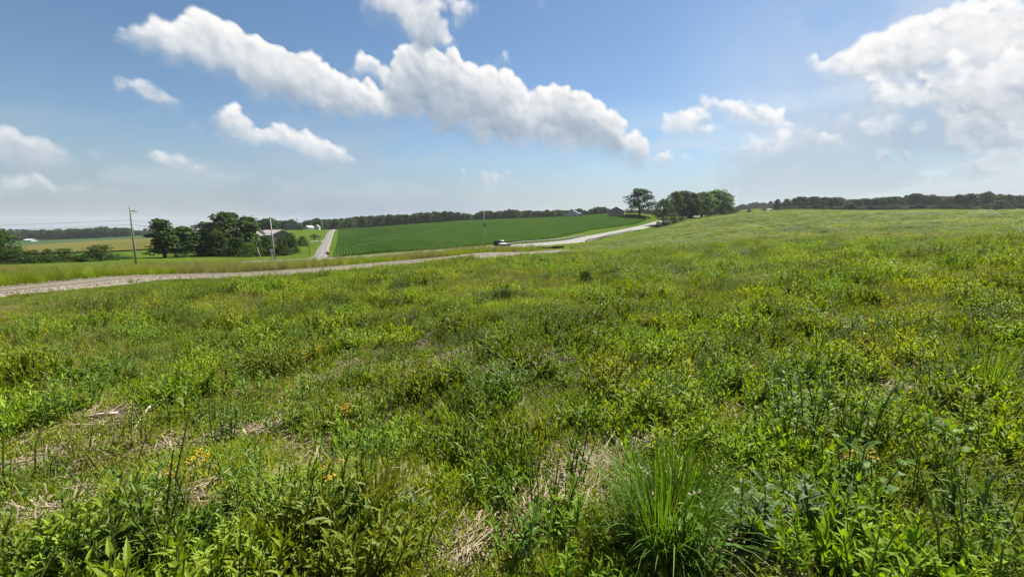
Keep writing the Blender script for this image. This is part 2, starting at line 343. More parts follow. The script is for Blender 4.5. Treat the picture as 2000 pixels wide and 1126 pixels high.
# ---------------------------------------------------------------- objects
def tag(o, label=None, cat=None, group=None, kind=None):
    if label: o['label'] = label
    if cat: o['category'] = cat
    if group: o['group'] = group
    if kind: o['kind'] = kind
    return o
def empty(name, loc, rz=0.0, label=None, cat=None, group=None):
    o = bpy.data.objects.new(name, None); C.objects.link(o); o.empty_display_size = .2
    o.location = loc; o.rotation_euler = (0, 0, rz)
    return tag(o, label, cat, group)
def link(name, me, parent=None, loc=None):
    o = bpy.data.objects.new(name, me); C.objects.link(o)
    if parent: o.parent = parent
    if loc is not None: o.location = loc
    return o
class MB:
    """collects faces; build() makes one mesh"""
    def __init__(s): s.v = []; s.f = []; s.m = []
    def add(s, vs_, fs_, m=0):
        b = len(s.v); s.v.extend(vs_)
        for f in fs_: s.f.append(tuple(i + b for i in f)); s.m.append(m)
    def box(s, c, d, m=0, rz=0.0, rot=None):
        hx, hy, hz = d[0] / 2, d[1] / 2, d[2] / 2
        M = rot.to_3x3() if rot is not None else Matrix.Rotation(rz, 3, 'Z')
        vs_ = [tuple(M @ Vector((x * hx, y * hy, z * hz)) + Vector(c)) for x in (-1, 1) for y in (-1, 1) for z in (-1, 1)]
        s.add(vs_, [(0, 1, 3, 2), (4, 6, 7, 5), (0, 4, 5, 1), (2, 3, 7, 6), (0, 2, 6, 4), (1, 5, 7, 3)], m)
    def tube(s, pts, rads, n=8, m=0, cap=True):
        pts = [Vector(p) for p in pts]; b = len(s.v); rings = []
        for i, p in enumerate(pts):
            d = (pts[min(i + 1, len(pts) - 1)] - pts[max(i - 1, 0)]).normalized()
            a = d.orthogonal().normalized() if abs(d.z) < .95 else Vector((1, 0, 0)).cross(d).normalized()
            c = d.cross(a); r = rads[i] if hasattr(rads, '__len__') else rads
            rings.append([tuple(p + (a * math.cos(t) + c * math.sin(t)) * r) for t in [2 * PI * k / n for k in range(n)]])
        vs_ = [q for rg in rings for q in rg]; fs_ = []
        for i in range(len(pts) - 1):
            for k in range(n):
                fs_.append((i * n + k, i * n + (k + 1) % n, (i + 1) * n + (k + 1) % n, (i + 1) * n + k))
        if cap: fs_.append(tuple(range(n - 1, -1, -1))); fs_.append(tuple((len(pts) - 1) * n + k for k in range(n)))
        s.add(vs_, fs_, m)
    def mesh(s, name, mats, smooth=False):
        me = bpy.data.meshes.new(name); me.from_pydata(s.v, [], s.f)
        for m in (mats if isinstance(mats, (list, tuple)) else [mats]): me.materials.append(m)
        if max(s.m, default=0) > 0: me.polygons.foreach_set('material_index', s.m)
        if smooth: me.polygons.foreach_set('use_smooth', [True] * len(s.f))
        me.update(); return me
    def build(s, name, mats, parent=None, smooth=False, loc=None): return link(name, s.mesh(name, mats, smooth), parent, loc)

# ---------------------------------------------------------------- materials
class NT:
    def __init__(s, name):
        s.m = bpy.data.materials.new(name); s.m.use_nodes = True; s.t = s.m.node_tree; s.t.nodes.clear()
        s.out = s.n('ShaderNodeOutputMaterial')
    def n(s, t, **k):
        x = s.t.nodes.new(t)
        for a, v in k.items(): setattr(x, a, v)
        return x
    def l(s, a, b): s.t.links.new(a, b)
    def put(s, sock, v):
        if hasattr(v, 'is_output'): s.l(v, sock)
        elif isinstance(v, tuple) and len(v) == 3 and sock.type == 'RGBA': sock.default_value = (*v, 1)
        else: sock.default_value = v
    def coord(s, kind='Object'): return s.n('ShaderNodeTexCoord').outputs[kind]
    def pos(s): return s.n('ShaderNodeNewGeometry').outputs['Position']
    def noise(s, vec, scale, detail=4, rough=.55, out=0):
        x = s.n('ShaderNodeTexNoise'); s.put(x.inputs['Vector'], vec); x.inputs['Scale'].default_value = scale
        x.inputs['Detail'].default_value = detail; x.inputs['Roughness'].default_value = rough; return x.outputs[out]
    def maprange(s, v, a, b, c=0.0, d=1.0):
        x = s.n('ShaderNodeMapRange'); s.put(x.inputs[0], v)
        for k, q in enumerate((a, b, c, d)): x.inputs[k + 1].default_value = q
        return x.outputs[0]
    def mix(s, f, a, b, mode='MIX'):
        x = s.n('ShaderNodeMix', data_type='RGBA', blend_type=mode); s.put(x.inputs[0], f); s.put(x.inputs[6], a); s.put(x.inputs[7], b); return x.outputs[2]
    def math(s, op, a, b=0.0):
        x = s.n('ShaderNodeMath', operation=op); s.put(x.inputs[0], a); s.put(x.inputs[1], b); return x.outputs[0]
    def vmul(s, v, k):
        x = s.n('ShaderNodeVectorMath', operation='MULTIPLY'); s.put(x.inputs[0], v); x.inputs[1].default_value = k; return x.outputs[0]
    def attr(s, name, kind='GEOMETRY', out='Fac'):
        x = s.n('ShaderNodeAttribute', attribute_name=name, attribute_type=kind); return x.outputs[out]
    def bump(s, h, dist=.02, strength=.6):
        x = s.n('ShaderNodeBump'); x.inputs['Distance'].default_value = dist; x.inputs['Strength'].default_value = strength; s.put(x.inputs['Height'], h); return x.outputs[0]
    def surf(s, col, rough=.8, normal=None, spec=.3, metal=0.0, trans=None, tcol=None, coat=0.0):
        b = s.n('ShaderNodeBsdfPrincipled'); s.put(b.inputs['Base Color'], col); s.put(b.inputs['Roughness'], rough)
        b.inputs['Specular IOR Level'].default_value = spec; b.inputs['Metallic'].default_value = metal; b.inputs['Coat Weight'].default_value = coat
        if normal is not None: s.l(normal, b.inputs['Normal'])
        o = b.outputs[0]
        if trans:
            t = s.n('ShaderNodeBsdfTranslucent'); s.put(t.inputs[0], tcol if tcol is not None else col)
            q = s.n('ShaderNodeMixShader'); q.inputs[0].default_value = trans; s.l(o, q.inputs[1]); s.l(t.outputs[0], q.inputs[2]); o = q.outputs[0]
        s.l(o, s.out.inputs[0]); return s.m
def plain(name, col, rough=.7, var=.25, scale=3.0, spec=.3, metal=0.0, bump=0.0, coat=0.0):
    t = NT(name); c = t.coord(); f = t.noise(c, scale, 5)
    k = t.mix(t.maprange(f, .3, .7), tuple(x * (1 - var) for x in col), tuple(min(1, x * (1 + var)) for x in col))
    return t.surf(k, rough, t.bump(t.noise(c, scale * 6, 4), bump) if bump else None, spec, metal, coat=coat)
def leaf_mat(name, col, col2, trans=.35, warm=(1.25, 1.1, .45), rough=.5, spec=.35, inst=True, scale=2.0):
    """leaf: two-tone, per-plant tint, light passing through the blade"""
    t = NT(name); c = t.coord('Object'); f = t.noise(c, scale * 6, 3)
    k = t.mix(t.maprange(f, .32, .68), col, col2)
    if inst:
        k = t.mix(1.0, k, t.attr('tint', 'INSTANCER', 'Color'), 'MULTIPLY')
    else:
        oi = t.n('ShaderNodeObjectInfo').outputs['Random']; k = t.mix(1.0, k, t.mix(oi, (.82, .85, .8), (1.18, 1.12, 1.1)), 'MULTIPLY')
    tc_ = t.mix(1.0, k, warm, 'MULTIPLY')
    return t.surf(k, rough, None, spec, trans=trans, tcol=tc_)

# ---------------------------------------------------------------- ground sheet
def seg_d(x, y, a, b):
    ax, ay = a; bx, by = b; t = np.clip(((x - ax) * (bx - ax) + (y - ay) * (by - ay)) / max((bx - ax) ** 2 + (by - ay) ** 2, 1e-9), 0, 1)
    return np.hypot(x - ax - t * (bx - ax), y - ay - t * (by - ay))
BARE = []                                                     # spots where last year's straw shows through, seen in the photo
for px, py, rx, ry in [(30,935,.42,.16),(95,905,.4,.14),(230,820,.5,.14),(300,800,.45,.12),(480,845,.5,.1),(420,870,.4,.1),(640,745,.4,.13),(690,715,.5,.12),(790,685,.5,.12),
                       (880,672,.5,.10),(930,662,.35,.08),(1150,915,.24,.22),(1120,960,.3,.16),(900,1095,.14,.08),(1080,1050,.14,.1),(100,1030,.2,.2),(1490,1090,.2,.14),(1560,1040,.2,.12),(740,780,.4,.1),
                       (330,1020,.2,.1),(1060,705,.3,.12),(380,880,.5,.12),(1650,645,.3,.1),(560,940,.2,.1),(640,880,.22,.1),(1490,800,.25,.1)]:
    X, Y, Z = hit(px, py); BARE.append((X, Y, rx, ry))
def bareness(x, y, grow=1.0):
    b = np.zeros(np.shape(x)); c, s = math.cos(R(40)), math.sin(R(40))
    for X, Y, rx, ry in BARE:
        m = (np.abs(x - X) < 1.5) & (np.abs(y - Y) < 1.5)
        if not m.any(): continue
        dx, dy = x[m] - X, y[m] - Y; u = dx * c + dy * s; v = -dx * s + dy * c
        n = (fnoise(x[m], y[m], .3, 31, 3) - .5) * 1.3
        b[m] = np.maximum(b[m], np.clip(1.35 - np.hypot(u / rx, v / ry / 1.1) / grow + n, 0, 1))
    # faint windrows of straw elsewhere, all lying the same way
    u = x * c + y * s; v = -x * s + y * c
    w = fnoise(u, v * 4.0, 2.2, 47, 3)
    r = np.hypot(x, y)
    return np.maximum(b, np.clip((w - .66) * 6, 0, .75) * np.clip(1.2 - r / 30, 0, 1) * np.clip(.75 - x * .05, 0, 1))
def dryness(x, y):
    d = np.clip((fnoise(x, y, 9.0, 61, 3) - .52) * 4, 0, 1) * .55
    for px, py, rr in [(200, 655, 2.2), (100, 610, 3.0), (280, 605, 3.0), (330, 640, 2.0), (120, 640, 2.2), (520, 640, 1.5), (420, 610, 2.0), (900, 560, 2.2), (1010, 545, 2.5), (40, 680, 1.6)]:
        X, Y, Z = hit(px, py); d = np.maximum(d, np.clip(1.25 - np.hypot(x - X, (y - Y) * .8) / rr + (fnoise(x, y, 1.2, 63, 2) - .5), 0, 1))
    return d
aa = np.concatenate([np.radians(np.linspace(-180, -72, 34)[:-1]), np.radians(np.linspace(-72, 72, 440)), np.radians(np.linspace(72, 180, 34)[1:-1])])
rr_ = np.concatenate([[.25], np.exp(np.linspace(math.log(.5), math.log(4250), 400))])
A_, R_ = np.meshgrid(aa, rr_)
gx, gy = (np.sin(A_) * R_).ravel(), (np.cos(A_) * R_).ravel()
gzv = ground_z(gx, gy)
na, nr = len(aa), len(rr_)
ii = np.arange(nr - 1)[:, None] * na + np.arange(na)[None, :]; jj = np.arange(nr - 1)[:, None] * na + (np.arange(na)[None, :] + 1) % na
quads = np.stack([ii, jj, jj + na, ii + na], -1).reshape(-1, 4)
def grid_mesh(name, co, quads, mats, smooth=True, tris=None):
    me = bpy.data.meshes.new(name); me.vertices.add(len(co)); me.vertices.foreach_set('co', np.ascontiguousarray(co, np.float32).ravel())
    nf = len(quads); k = quads.shape[1]
    me.loops.add(nf * k); me.loops.foreach_set('vertex_index', quads.astype(np.int32).ravel())
    me.polygons.add(nf); me.polygons.foreach_set('loop_start', np.arange(0, nf * k, k, dtype=np.int32))
    if smooth: me.polygons.foreach_set('use_smooth', np.ones(nf, bool))
    for m in (mats if isinstance(mats, (list, tuple)) else [mats]): me.materials.append(m)
    me.update(calc_edges=True); return me
def fattr(me, name, v):
    a = me.attributes.new(name, 'FLOAT', 'POINT'); a.data.foreach_set('value', np.ascontiguousarray(v, np.float32))
t = NT('meadow_soil'); p = t.pos()
n_fine = t.noise(p, 9.0, 6, .65); n_mid = t.noise(p, .9, 5, .6); n_big = t.noise(p, .11, 4, .6)
straw = t.mix(t.maprange(t.noise(t.vmul(p, (30, 9, 9)), 1.0, 4, .7), .35, .65), (.06, .042, .026), (.22, .175, .115))
soil = t.mix(t.maprange(n_fine, .3, .7), (.035, .026, .017), (.10, .075, .048))
thatch = t.mix(t.maprange(n_fine, .4, .62), soil, straw)
moss = t.mix(t.maprange(n_fine, .3, .7), (.022, .034, .006), (.070, .090, .014))
lush = t.mix(t.maprange(n_mid, .35, .65), (.032, .055, .007), (.070, .098, .012))
olive = t.mix(t.maprange(n_mid, .35, .65), (.052, .064, .012), (.085, .085, .018))
green = t.mix(t.maprange(n_big, .38, .62), lush, olive)
green = t.mix(t.maprange(t.noise(p, 3.5, 5, .7), .35, .62), t.mix(.45, green, (.03, .05, .01)), green)
near = t.mix(t.attr('bare'), moss, thatch)
base = t.mix(t.attr('far_field'), near, green)
base = t.mix(t.math('MULTIPLY', t.attr('dry'), .55), base, (.20, .165, .075))
mown = t.mix(t.maprange(n_mid, .3, .7), (.040, .072, .009), (.068, .098, .014))
base = t.mix(t.attr('mown'), base, mown)
wood = t.mix(t.maprange(t.noise(p, .02, 5), .35, .65), (.020, .035, .016), (.045, .065, .028))
base = t.mix(t.attr('far_wood'), base, wood)
t.surf(base, .95, t.bump(n_fine, .05, .7), 0.0); soil_m = t.m
me = grid_mesh('meadow_ground', np.stack([gx, gy, gzv], 1), quads, soil_m)
rad = np.hypot(gx, gy)
d_t, i_t = near_path(gx, gy, TRACK[::3]); d_h, i_h = near_path(gx, gy, HWY[::3])
def side_of(x, y, path, i):
    q = path[np.clip(i, 0, len(path) - 2)]; q2 = path[np.clip(i + 1, 1, len(path) - 1)]
    return (q2[:, 0] - q[:, 0]) * (y - q[:, 1]) - (q2[:, 1] - q[:, 1]) * (x - q[:, 0])      # > 0: left of the path
beyond = side_of(gx, gy, HWY[::3], i_h) > 0
mown = np.clip((d_h - 0) / 10, 0, 1) * 0 + np.where(beyond, 1.0, np.clip(1 - (d_h - 9) / 6, 0, 1)) * (rad > 40)
mown = np.maximum(mown, np.clip((rad - 300) / 60, 0, 1))
fattr(me, 'bare', bareness(gx, gy)); fattr(me, 'dry', dryness(gx, gy) * np.clip(1.2 - rad / 60, 0, 1))
fattr(me, 'far_field', np.clip((rad - 10) / 22, 0, 1)); fattr(me, 'mown', mown)
fattr(me, 'far_wood', np.clip((rad - 800) / 300, 0, 1))
tag(link('meadow_ground', me), kind='structure')

# ---------------------------------------------------------------- roads, track and crops as sheets laid on the ground
def ribbon(name, path, offs, lift, mat, zfix=None, wob=0.0, seed=0, sub=1):
    """strip along a path; offs = list of (side offset, lift) profile points, left is negative"""
    pts = path[::sub]; d = np.gradient(pts, axis=0); d /= np.linalg.norm(d, axis=1)[:, None]; nrm = np.stack([d[:, 1], -d[:, 0]], 1)
    co = []; n = len(pts); m = len(offs)
    for k, (o, l) in enumerate(offs):
        w = o + (wob * (fnoise(np.arange(n) * .35, np.zeros(n) + k * 9, 1.3, seed + k, 3) - .5) * 2 if k in (0, m - 1) else 0)
        x = pts[:, 0] + nrm[:, 0] * w; y = pts[:, 1] + nrm[:, 1] * w
        z = (ground_z(x, y) if zfix is None else zfix[::sub]) + lift + l
        co.append(np.stack([x, y, z], 1))
    co = np.stack(co, 1).reshape(-1, 3)
    i = np.arange(n - 1)[:, None] * m + np.arange(m - 1)[None, :]
    q = np.stack([i, i + 1, i + 1 + m, i + m], -1).reshape(-1, 4)
    return link(name, grid_mesh(name, co, q, mat))
t = NT('worn_asphalt'); p = t.pos()
k = t.mix(t.maprange(t.noise(p, .35, 5), .3, .7), (.125, .120, .112), (.175, .167, .155))
k = t.mix(t.maprange(t.noise(p, 18, 3), .55, .75, 0, .5), k, (.085, .082, .078))
asphalt = t.surf(k, .85, t.bump(t.noise(p, 40, 3), .01, .4), .3)
t = NT('chip_seal'); p = t.pos()
k = t.mix(t.maprange(t.noise(p, .5, 5), .3, .7), (.120, .113, .104), (.170, .160, .148))
chip = t.surf(k, .9, t.bump(t.noise(p, 30, 3), .01, .4), .2)
tread = plain('tyre_worn_chip_seal', (.100, .095, .088), .85, .3, .4)
tag(ribbon('highway', HWY, [(-5.2, -.5), (-4.2, 0), (-3.6, .02), (0, .07), (3.6, .02), (4.2, 0), (5.2, -.5)], .02, asphalt, HWY_Z), kind='structure')
paint_w = plain('road_paint_white', (.38, .38, .36), .7, .15, 1.0); paint_y = plain('road_paint_yellow', (.26, .19, .05), .7, .2, 1.0)
for o in (-3.25, 3.25): tag(ribbon('edge_line', HWY, [(o - .07, 0), (o + .07, 0)], .062, paint_w, HWY_Z), kind='structure')
for o in (-.16, .16): tag(ribbon('centre_line', HWY, [(o - .05, 0), (o + .05, 0)], .092, paint_y, HWY_Z), kind='structure')
tag(ribbon('side_road', SIDE, [(-2.3, -.3), (-1.6, 0), (0, .04), (1.6, 0), (2.3, -.3)], .03, chip, SIDE_Z), kind='structure')
for o in (-.75, .7): tag(ribbon('wheel_track', SIDE, [(o - .28, 0), (o + .28, 0)], .062, tread, SIDE_Z, .12, 5), kind='structure')
t = NT('crushed_limestone'); p = t.pos(); vo = t.n('ShaderNodeTexVoronoi'); t.put(vo.inputs['Vector'], p); vo.inputs['Scale'].default_value = 9.0
k = t.mix(t.maprange(t.noise(p, 14, 4), .3, .7), (.085, .075, .058), (.20, .178, .142))
k = t.mix(t.maprange(vo.outputs['Distance'], .02, .5), (.06, .054, .042), k)
k = t.mix(t.maprange(t.noise(p, .6, 4), .5, .72, 0, .8), k, (.16, .125, .075))
gravel_m = t.surf(k, .95, t.bump(vo.outputs['Distance'], .04, .9), .2)
nT = len(TRACK); wide = .95 + 2.2 * np.clip((np.arange(nT) / nT - .52) * 3, 0, 1)
def track_sheet():
    pts = TRACK; d = np.gradient(pts, axis=0); d /= np.linalg.norm(d, axis=1)[:, None]; nrm = np.stack([d[:, 1], -d[:, 0]], 1)
    co = []
    for k, f in enumerate(np.linspace(-1, 1, 9)):
        w = f * wide * (1 if f < 0 else 1.25)
        if abs(f) > .9: w = w + (fnoise(np.arange(nT) * .8, np.zeros(nT) + k * 9, 1.2, k, 3) - .5) * 1.1
        x = pts[:, 0] + nrm[:, 0] * w; y = pts[:, 1] + nrm[:, 1] * w
        co.append(np.stack([x, y, ground_z(x, y) + (.11 if abs(f) < .9 else -.06) + .03 * (1 - f * f)], 1))
    co = np.stack(co, 1).reshape(-1, 3); m = 9
    i = np.arange(nT - 1)[:, None] * m + np.arange(m - 1)[None, :]
    q = np.stack([i, i + 1, i + 1 + m, i + m], -1).reshape(-1, 4)
    return tag(link('gravel_track', grid_mesh('gravel_track', co, q, gravel_m)), kind='structure')
track_sheet()
rut_m = plain('compacted_track_fines', (.125, .105, .08), .95, .25, 1.2, .1, bump=.01)
for o in (-.40, .46): tag(ribbon('wheel_rut', TRACK, [(o - .15, 0), (o, 0), (o + .15, 0)], .146, rut_m, None, .05, 9), kind='structure')

def field_sheet(name, lo, hi, mat, lift, nu=60, nv=50):
    """sheet between two edges (near, far), each a list of ground points"""
    def res(pts):
        pts = np.array([q[:2] for q in pts], float); s = np.concatenate([[0], np.cumsum(np.linalg.norm(np.diff(pts, axis=0), axis=1))]); q = np.linspace(0, s[-1], nu)
        return np.stack([np.interp(q, s, pts[:, 0]), np.interp(q, s, pts[:, 1])], 1)
    a, b = res(lo), res(hi); f = np.linspace(0, 1, nv)[:, None, None]
    co = a[None] * (1 - f) + b[None] * f; x, y = co[..., 0].ravel(), co[..., 1].ravel()
    co = np.stack([x, y, ground_z(x, y) + lift], 1)
    i = np.arange(nv - 1)[:, None] * nu + np.arange(nu - 1)[None, :]
    q = np.stack([i, i + 1, i + 1 + nu, i + nu], -1).reshape(-1, 4)
    return tag(link(name, grid_mesh(name, co, q, mat)), kind='structure'), a, b
SOY_LO = [P(649, 498, 104), P(700, 497, 102), P(800, 489, 105), P(900, 482, 113), (-10, 118), (-4, 124), (2, 132), (11, 147), (24, 178), (38, 208), P(1240, 438, 245), P(1262, 432, 262)]
SOY_HI = [P(663, 446.5, 330), P(800, 438, 345), P(900, 431.5, 352), P(1000, 427, 342), P(1100, 423, 314), P(1190, 420, 298), P(1240, 422, 285), P(1260, 425, 275)]
t = NT('bean_field_soil'); p = t.pos()
k = t.mix(t.maprange(t.noise(p, .9, 4), .35, .65), (.016, .040, .006), (.026, .058, .008))
soy_soil = t.surf(k, 1.0, None, 0.0)
_, soyA, soyB = field_sheet('soybean_field', SOY_LO, SOY_HI, soy_soil, .10)
wheat_m = NT('ripening_wheat'); p = wheat_m.pos()
k = wheat_m.mix(wheat_m.maprange(wheat_m.noise(wheat_m.vmul(p, (.12, .03, .1)), 1.0, 5), .35, .65), (.070, .070, .020), (.100, .094, .028))
wheat_m = wheat_m.surf(k, 1.0, None, 0.0)
field_sheet('wheat_field', [P(-150, 497, 160), P(20, 497, 160), P(150, 496, 165), P(260, 495, 170), P(330, 493, 180)], [P(-150, 488, 430), P(46, 479.5, 450), P(178, 470.6, 500), P(300, 465, 560), P(360, 464, 565)], wheat_m, .5)
bean2 = plain('far_beans', (.026, .058, .015), .95, .3, .05, .1)
field_sheet('bean_strip', [P(-150, 488, 436), P(46, 479.5, 456), P(178, 470.6, 506), P(300, 465, 566), P(360, 464, 571)], [P(-150, 480, 600), P(60, 472, 600), P(178, 466.7, 630), P(300, 462.6, 650), P(360, 462, 660)], bean2, .5)

# bean rows: the ridges of the crop, running up the hill beside the side road
def in_soy(x, y):
    poly = np.vstack([soyA, soyB[::-1]]); c = np.zeros(x.shape, bool); n = len(poly); j = n - 1
    for i in range(n):
        xi, yi = poly[i]; xj, yj = poly[j]
        m = ((yi > y) != (yj > y)) & (x < (xj - xi) * (y - yi) / (yj - yi + 1e-12) + xi); c ^= m; j = i
    return c
TERR = [[P(655, 486, 140), P(700, 479, 150), P(745, 474, 165), P(800, 465, 195), P(850, 456, 240), P(905, 446, 290), P(960, 437, 318)],
        [P(690, 445.5, 325), P(745, 445.5, 318), P(830, 443.5, 320), P(900, 440, 322)], [P(757, 461, 215), P(790, 459, 225)]]
def terrace_d(x, y):
    d = np.full(x.shape, 1e9)
    for T in TERR:
        for a, b in zip(T[:-1], T[1:]): d = np.minimum(d, seg_d(x, y, a[:2], b[:2]))
    return d
def soy_rows():
    dv = np.array([-.375, .927]); nv_ = np.array([dv[1], -dv[0]]); rng = np.random.default_rng(5)
    allp = np.vstack([soyA, soyB]); o = allp @ nv_; s = allp @ dv
    V = []; F = []; base = 0
    for off in np.arange(o.min(), o.max(), .80):
        ss = np.arange(s.min(), s.max(), 2.6); x = off * nv_[0] + ss * dv[0]; y = off * nv_[1] + ss * dv[1]
        x = x + .5 * np.sin(ss / 23.0 + off / 60); ok = in_soy(x, y) & (terrace_d(x, y) > .45 + rng.random(len(x)) * .7)
        if ok.sum() < 2: continue
        z = ground_z(x[ok], y[ok], False) + .08; xs, ys, sk = x[ok], y[ok], ss[ok]
        h = .34 * (1 + rng.normal(0, .12, len(xs))); w = .395 * (1 + rng.normal(0, .2, len(xs)))
        V.append(np.stack([np.stack([xs - nv_[0] * w, ys - nv_[1] * w, z], 1), np.stack([xs + rng.normal(0, .06, len(xs)), ys, z + h], 1), np.stack([xs + nv_[0] * w, ys + nv_[1] * w, z], 1)], 1).reshape(-1, 3))
        n = len(xs); i = np.arange(n - 1)[np.diff(sk) < 3.0]
        for a, b in ((0, 1), (1, 2)): F.append(base + np.stack([i * 3 + a, i * 3 + b, (i + 1) * 3 + b, (i + 1) * 3 + a], -1))
        base += n * 3
    t = NT('soybean_leaves'); p = t.pos(); f = t.noise(p, 2.2, 4, .7)
    k = t.mix(t.maprange(f, .3, .7), (.022, .050, .009), (.037, .076, .013)); k = t.mix(t.maprange(t.noise(p, .035, 3), .4, .65, 0, .6), k, (.042, .072, .016))
    m = t.surf(k, 1.0, None, 0.0, trans=.2, tcol=(.05, .11, .012))
    tag(link('soybean_rows', grid_mesh('soybean_rows', np.vstack(V), np.vstack(F), m, False)), 'rows of young green soybean plants covering the hillside field', kind='stuff')
soy_rows()
pale_grass = plain('pale_terrace_grass', (.040, .068, .014), .95, .3, .5, .1)
for T in TERR: tag(ribbon('grass_terrace', smooth_path([q[:2] for q in T], 4.0), [(-.4, 0), (0, .12), (.4, 0)], .22, pale_grass, None, .6, 3), kind='structure')
drive = plain('gravel_drive', (.26, .245, .21), .95, .15, 2.0)
dp = smooth_path([P(606, 474, 207)[:2], P(618, 473, 208)[:2], P(632, 472.2, 208)[:2], P(637, 472, 208)[:2]], 1.0)
tag(ribbon('gravel_drive', dp, [(-1.6, 0), (1.6, 0)], .18, drive), kind='structure')

# ---------------------------------------------------------------- guardrails
steel = plain('galvanised_steel', (.13, .13, .125), .6, .15, 4.0, .4, .2)
post_wood = plain('treated_post', (.045, .038, .03), .9, .3, 6.0)
def along(path, s0, s1, step):
    seg = np.concatenate([[0], np.cumsum(np.linalg.norm(np.diff(path, axis=0), axis=1))]); q = np.arange(s0, s1 + 1e-6, step)
    return np.stack([np.interp(q, seg, path[:, 0]), np.interp(q, seg, path[:, 1])], 1)
_hseg = np.concatenate([[0], np.cumsum(np.linalg.norm(np.diff(HWY, axis=0), axis=1))])
def hwy_s(px):
    a = px_dir(px, 460)[0]; k = np.argmin(np.abs(HWY[:, 0] - a * HWY[:, 1]) + (HWY[:, 1] < 60) * 1e6 + (HWY[:, 1] > 330) * 1e6); return _hseg[k]
def hwy_z_at(x, y):
    d, i = near_path(np.array([x]), np.array([y]), HWY); return HWY_Z[i[0]]
def guardrail(s0, s1, off, flare, label):
    pts = along(HWY, s0, s1, 1.905); d = np.gradient(pts, axis=0); d /= np.linalg.norm(d, axis=1)[:, None]; nrm = np.stack([d[:, 1], -d[:, 0]], 1)
    n = len(pts); k = np.arange(n)
    fl = np.maximum(np.clip(1 - k / 6.0, 0, 1), np.clip(1 - (n - 1 - k) / 5.0, 0, 1)) ** 1.6 * flare
    drop = np.maximum(np.clip(1 - k / 5.0, 0, 1), np.clip(1 - (n - 1 - k) / 4.0, 0, 1)) * .52
    w = off + np.sign(off) * fl; xy = pts + nrm * w[:, None]
    z = np.array([hwy_z_at(*q) for q in xy]); root = empty('guardrail', (xy[0, 0], xy[0, 1], z[0]), 0, label, 'guardrail', 'guardrails along the highway'); O = Vector(root.location)
    side = -np.sign(off)                                       # the rail hangs on the road side of its posts
    prof = [(0, .08), (.05, .12), (.05, .18), (0, .23), (.05, .28), (.05, .34), (0, .39)]
    mb = MB(); vs_ = []
    for i in range(n):
        for (o, h) in prof:
            q = xy[i] + nrm[i] * side * (.12 + o); vs_.append((q[0] - O.x, q[1] - O.y, z[i] - O.z + .36 + h - drop[i]))
    m = len(prof); mb.add(vs_, [(i * m + j, i * m + j + 1, (i + 1) * m + j + 1, (i + 1) * m + j) for i in range(n - 1) for j in range(m - 1)])
    r = mb.build('rail', steel, root); sol = r.modifiers.new('thick', 'SOLIDIFY'); sol.thickness = .01
    pm = MB(); pm.box((0, 0, -.25), (.16, .18, 1.9)); pm.box((0, 0, .68), (.17, .19, .05)); pme = pm.mesh('post', post_wood)
    for i in range(2, n - 2):
        p = link('post', pme, root); p.location = (xy[i, 0] - O.x, xy[i, 1] - O.y, z[i] - O.z - drop[i] * .9); p.rotation_euler.z = math.atan2(d[i, 1], d[i, 0])
    for i, s in ((0, -1), (n - 1, 1)):
        e = MB(); q = xy[i]; e.tube([(q[0] - O.x, q[1] - O.y, z[i] - O.z + .10), (q[0] + d[i, 0] * s * .5 - O.x, q[1] + d[i, 1] * s * .5 - O.y, z[i] - O.z - .05)], [.14, .10], 8); e.build('rail_end', steel, root)
guardrail(hwy_s(1094), hwy_s(1220), 5.5, 2.2, 'steel guardrail on dark posts along the near edge of the highway')
guardrail(hwy_s(1003), hwy_s(1172), -4.7, .6, 'pale steel guardrail along the far edge of the highway by the beans')

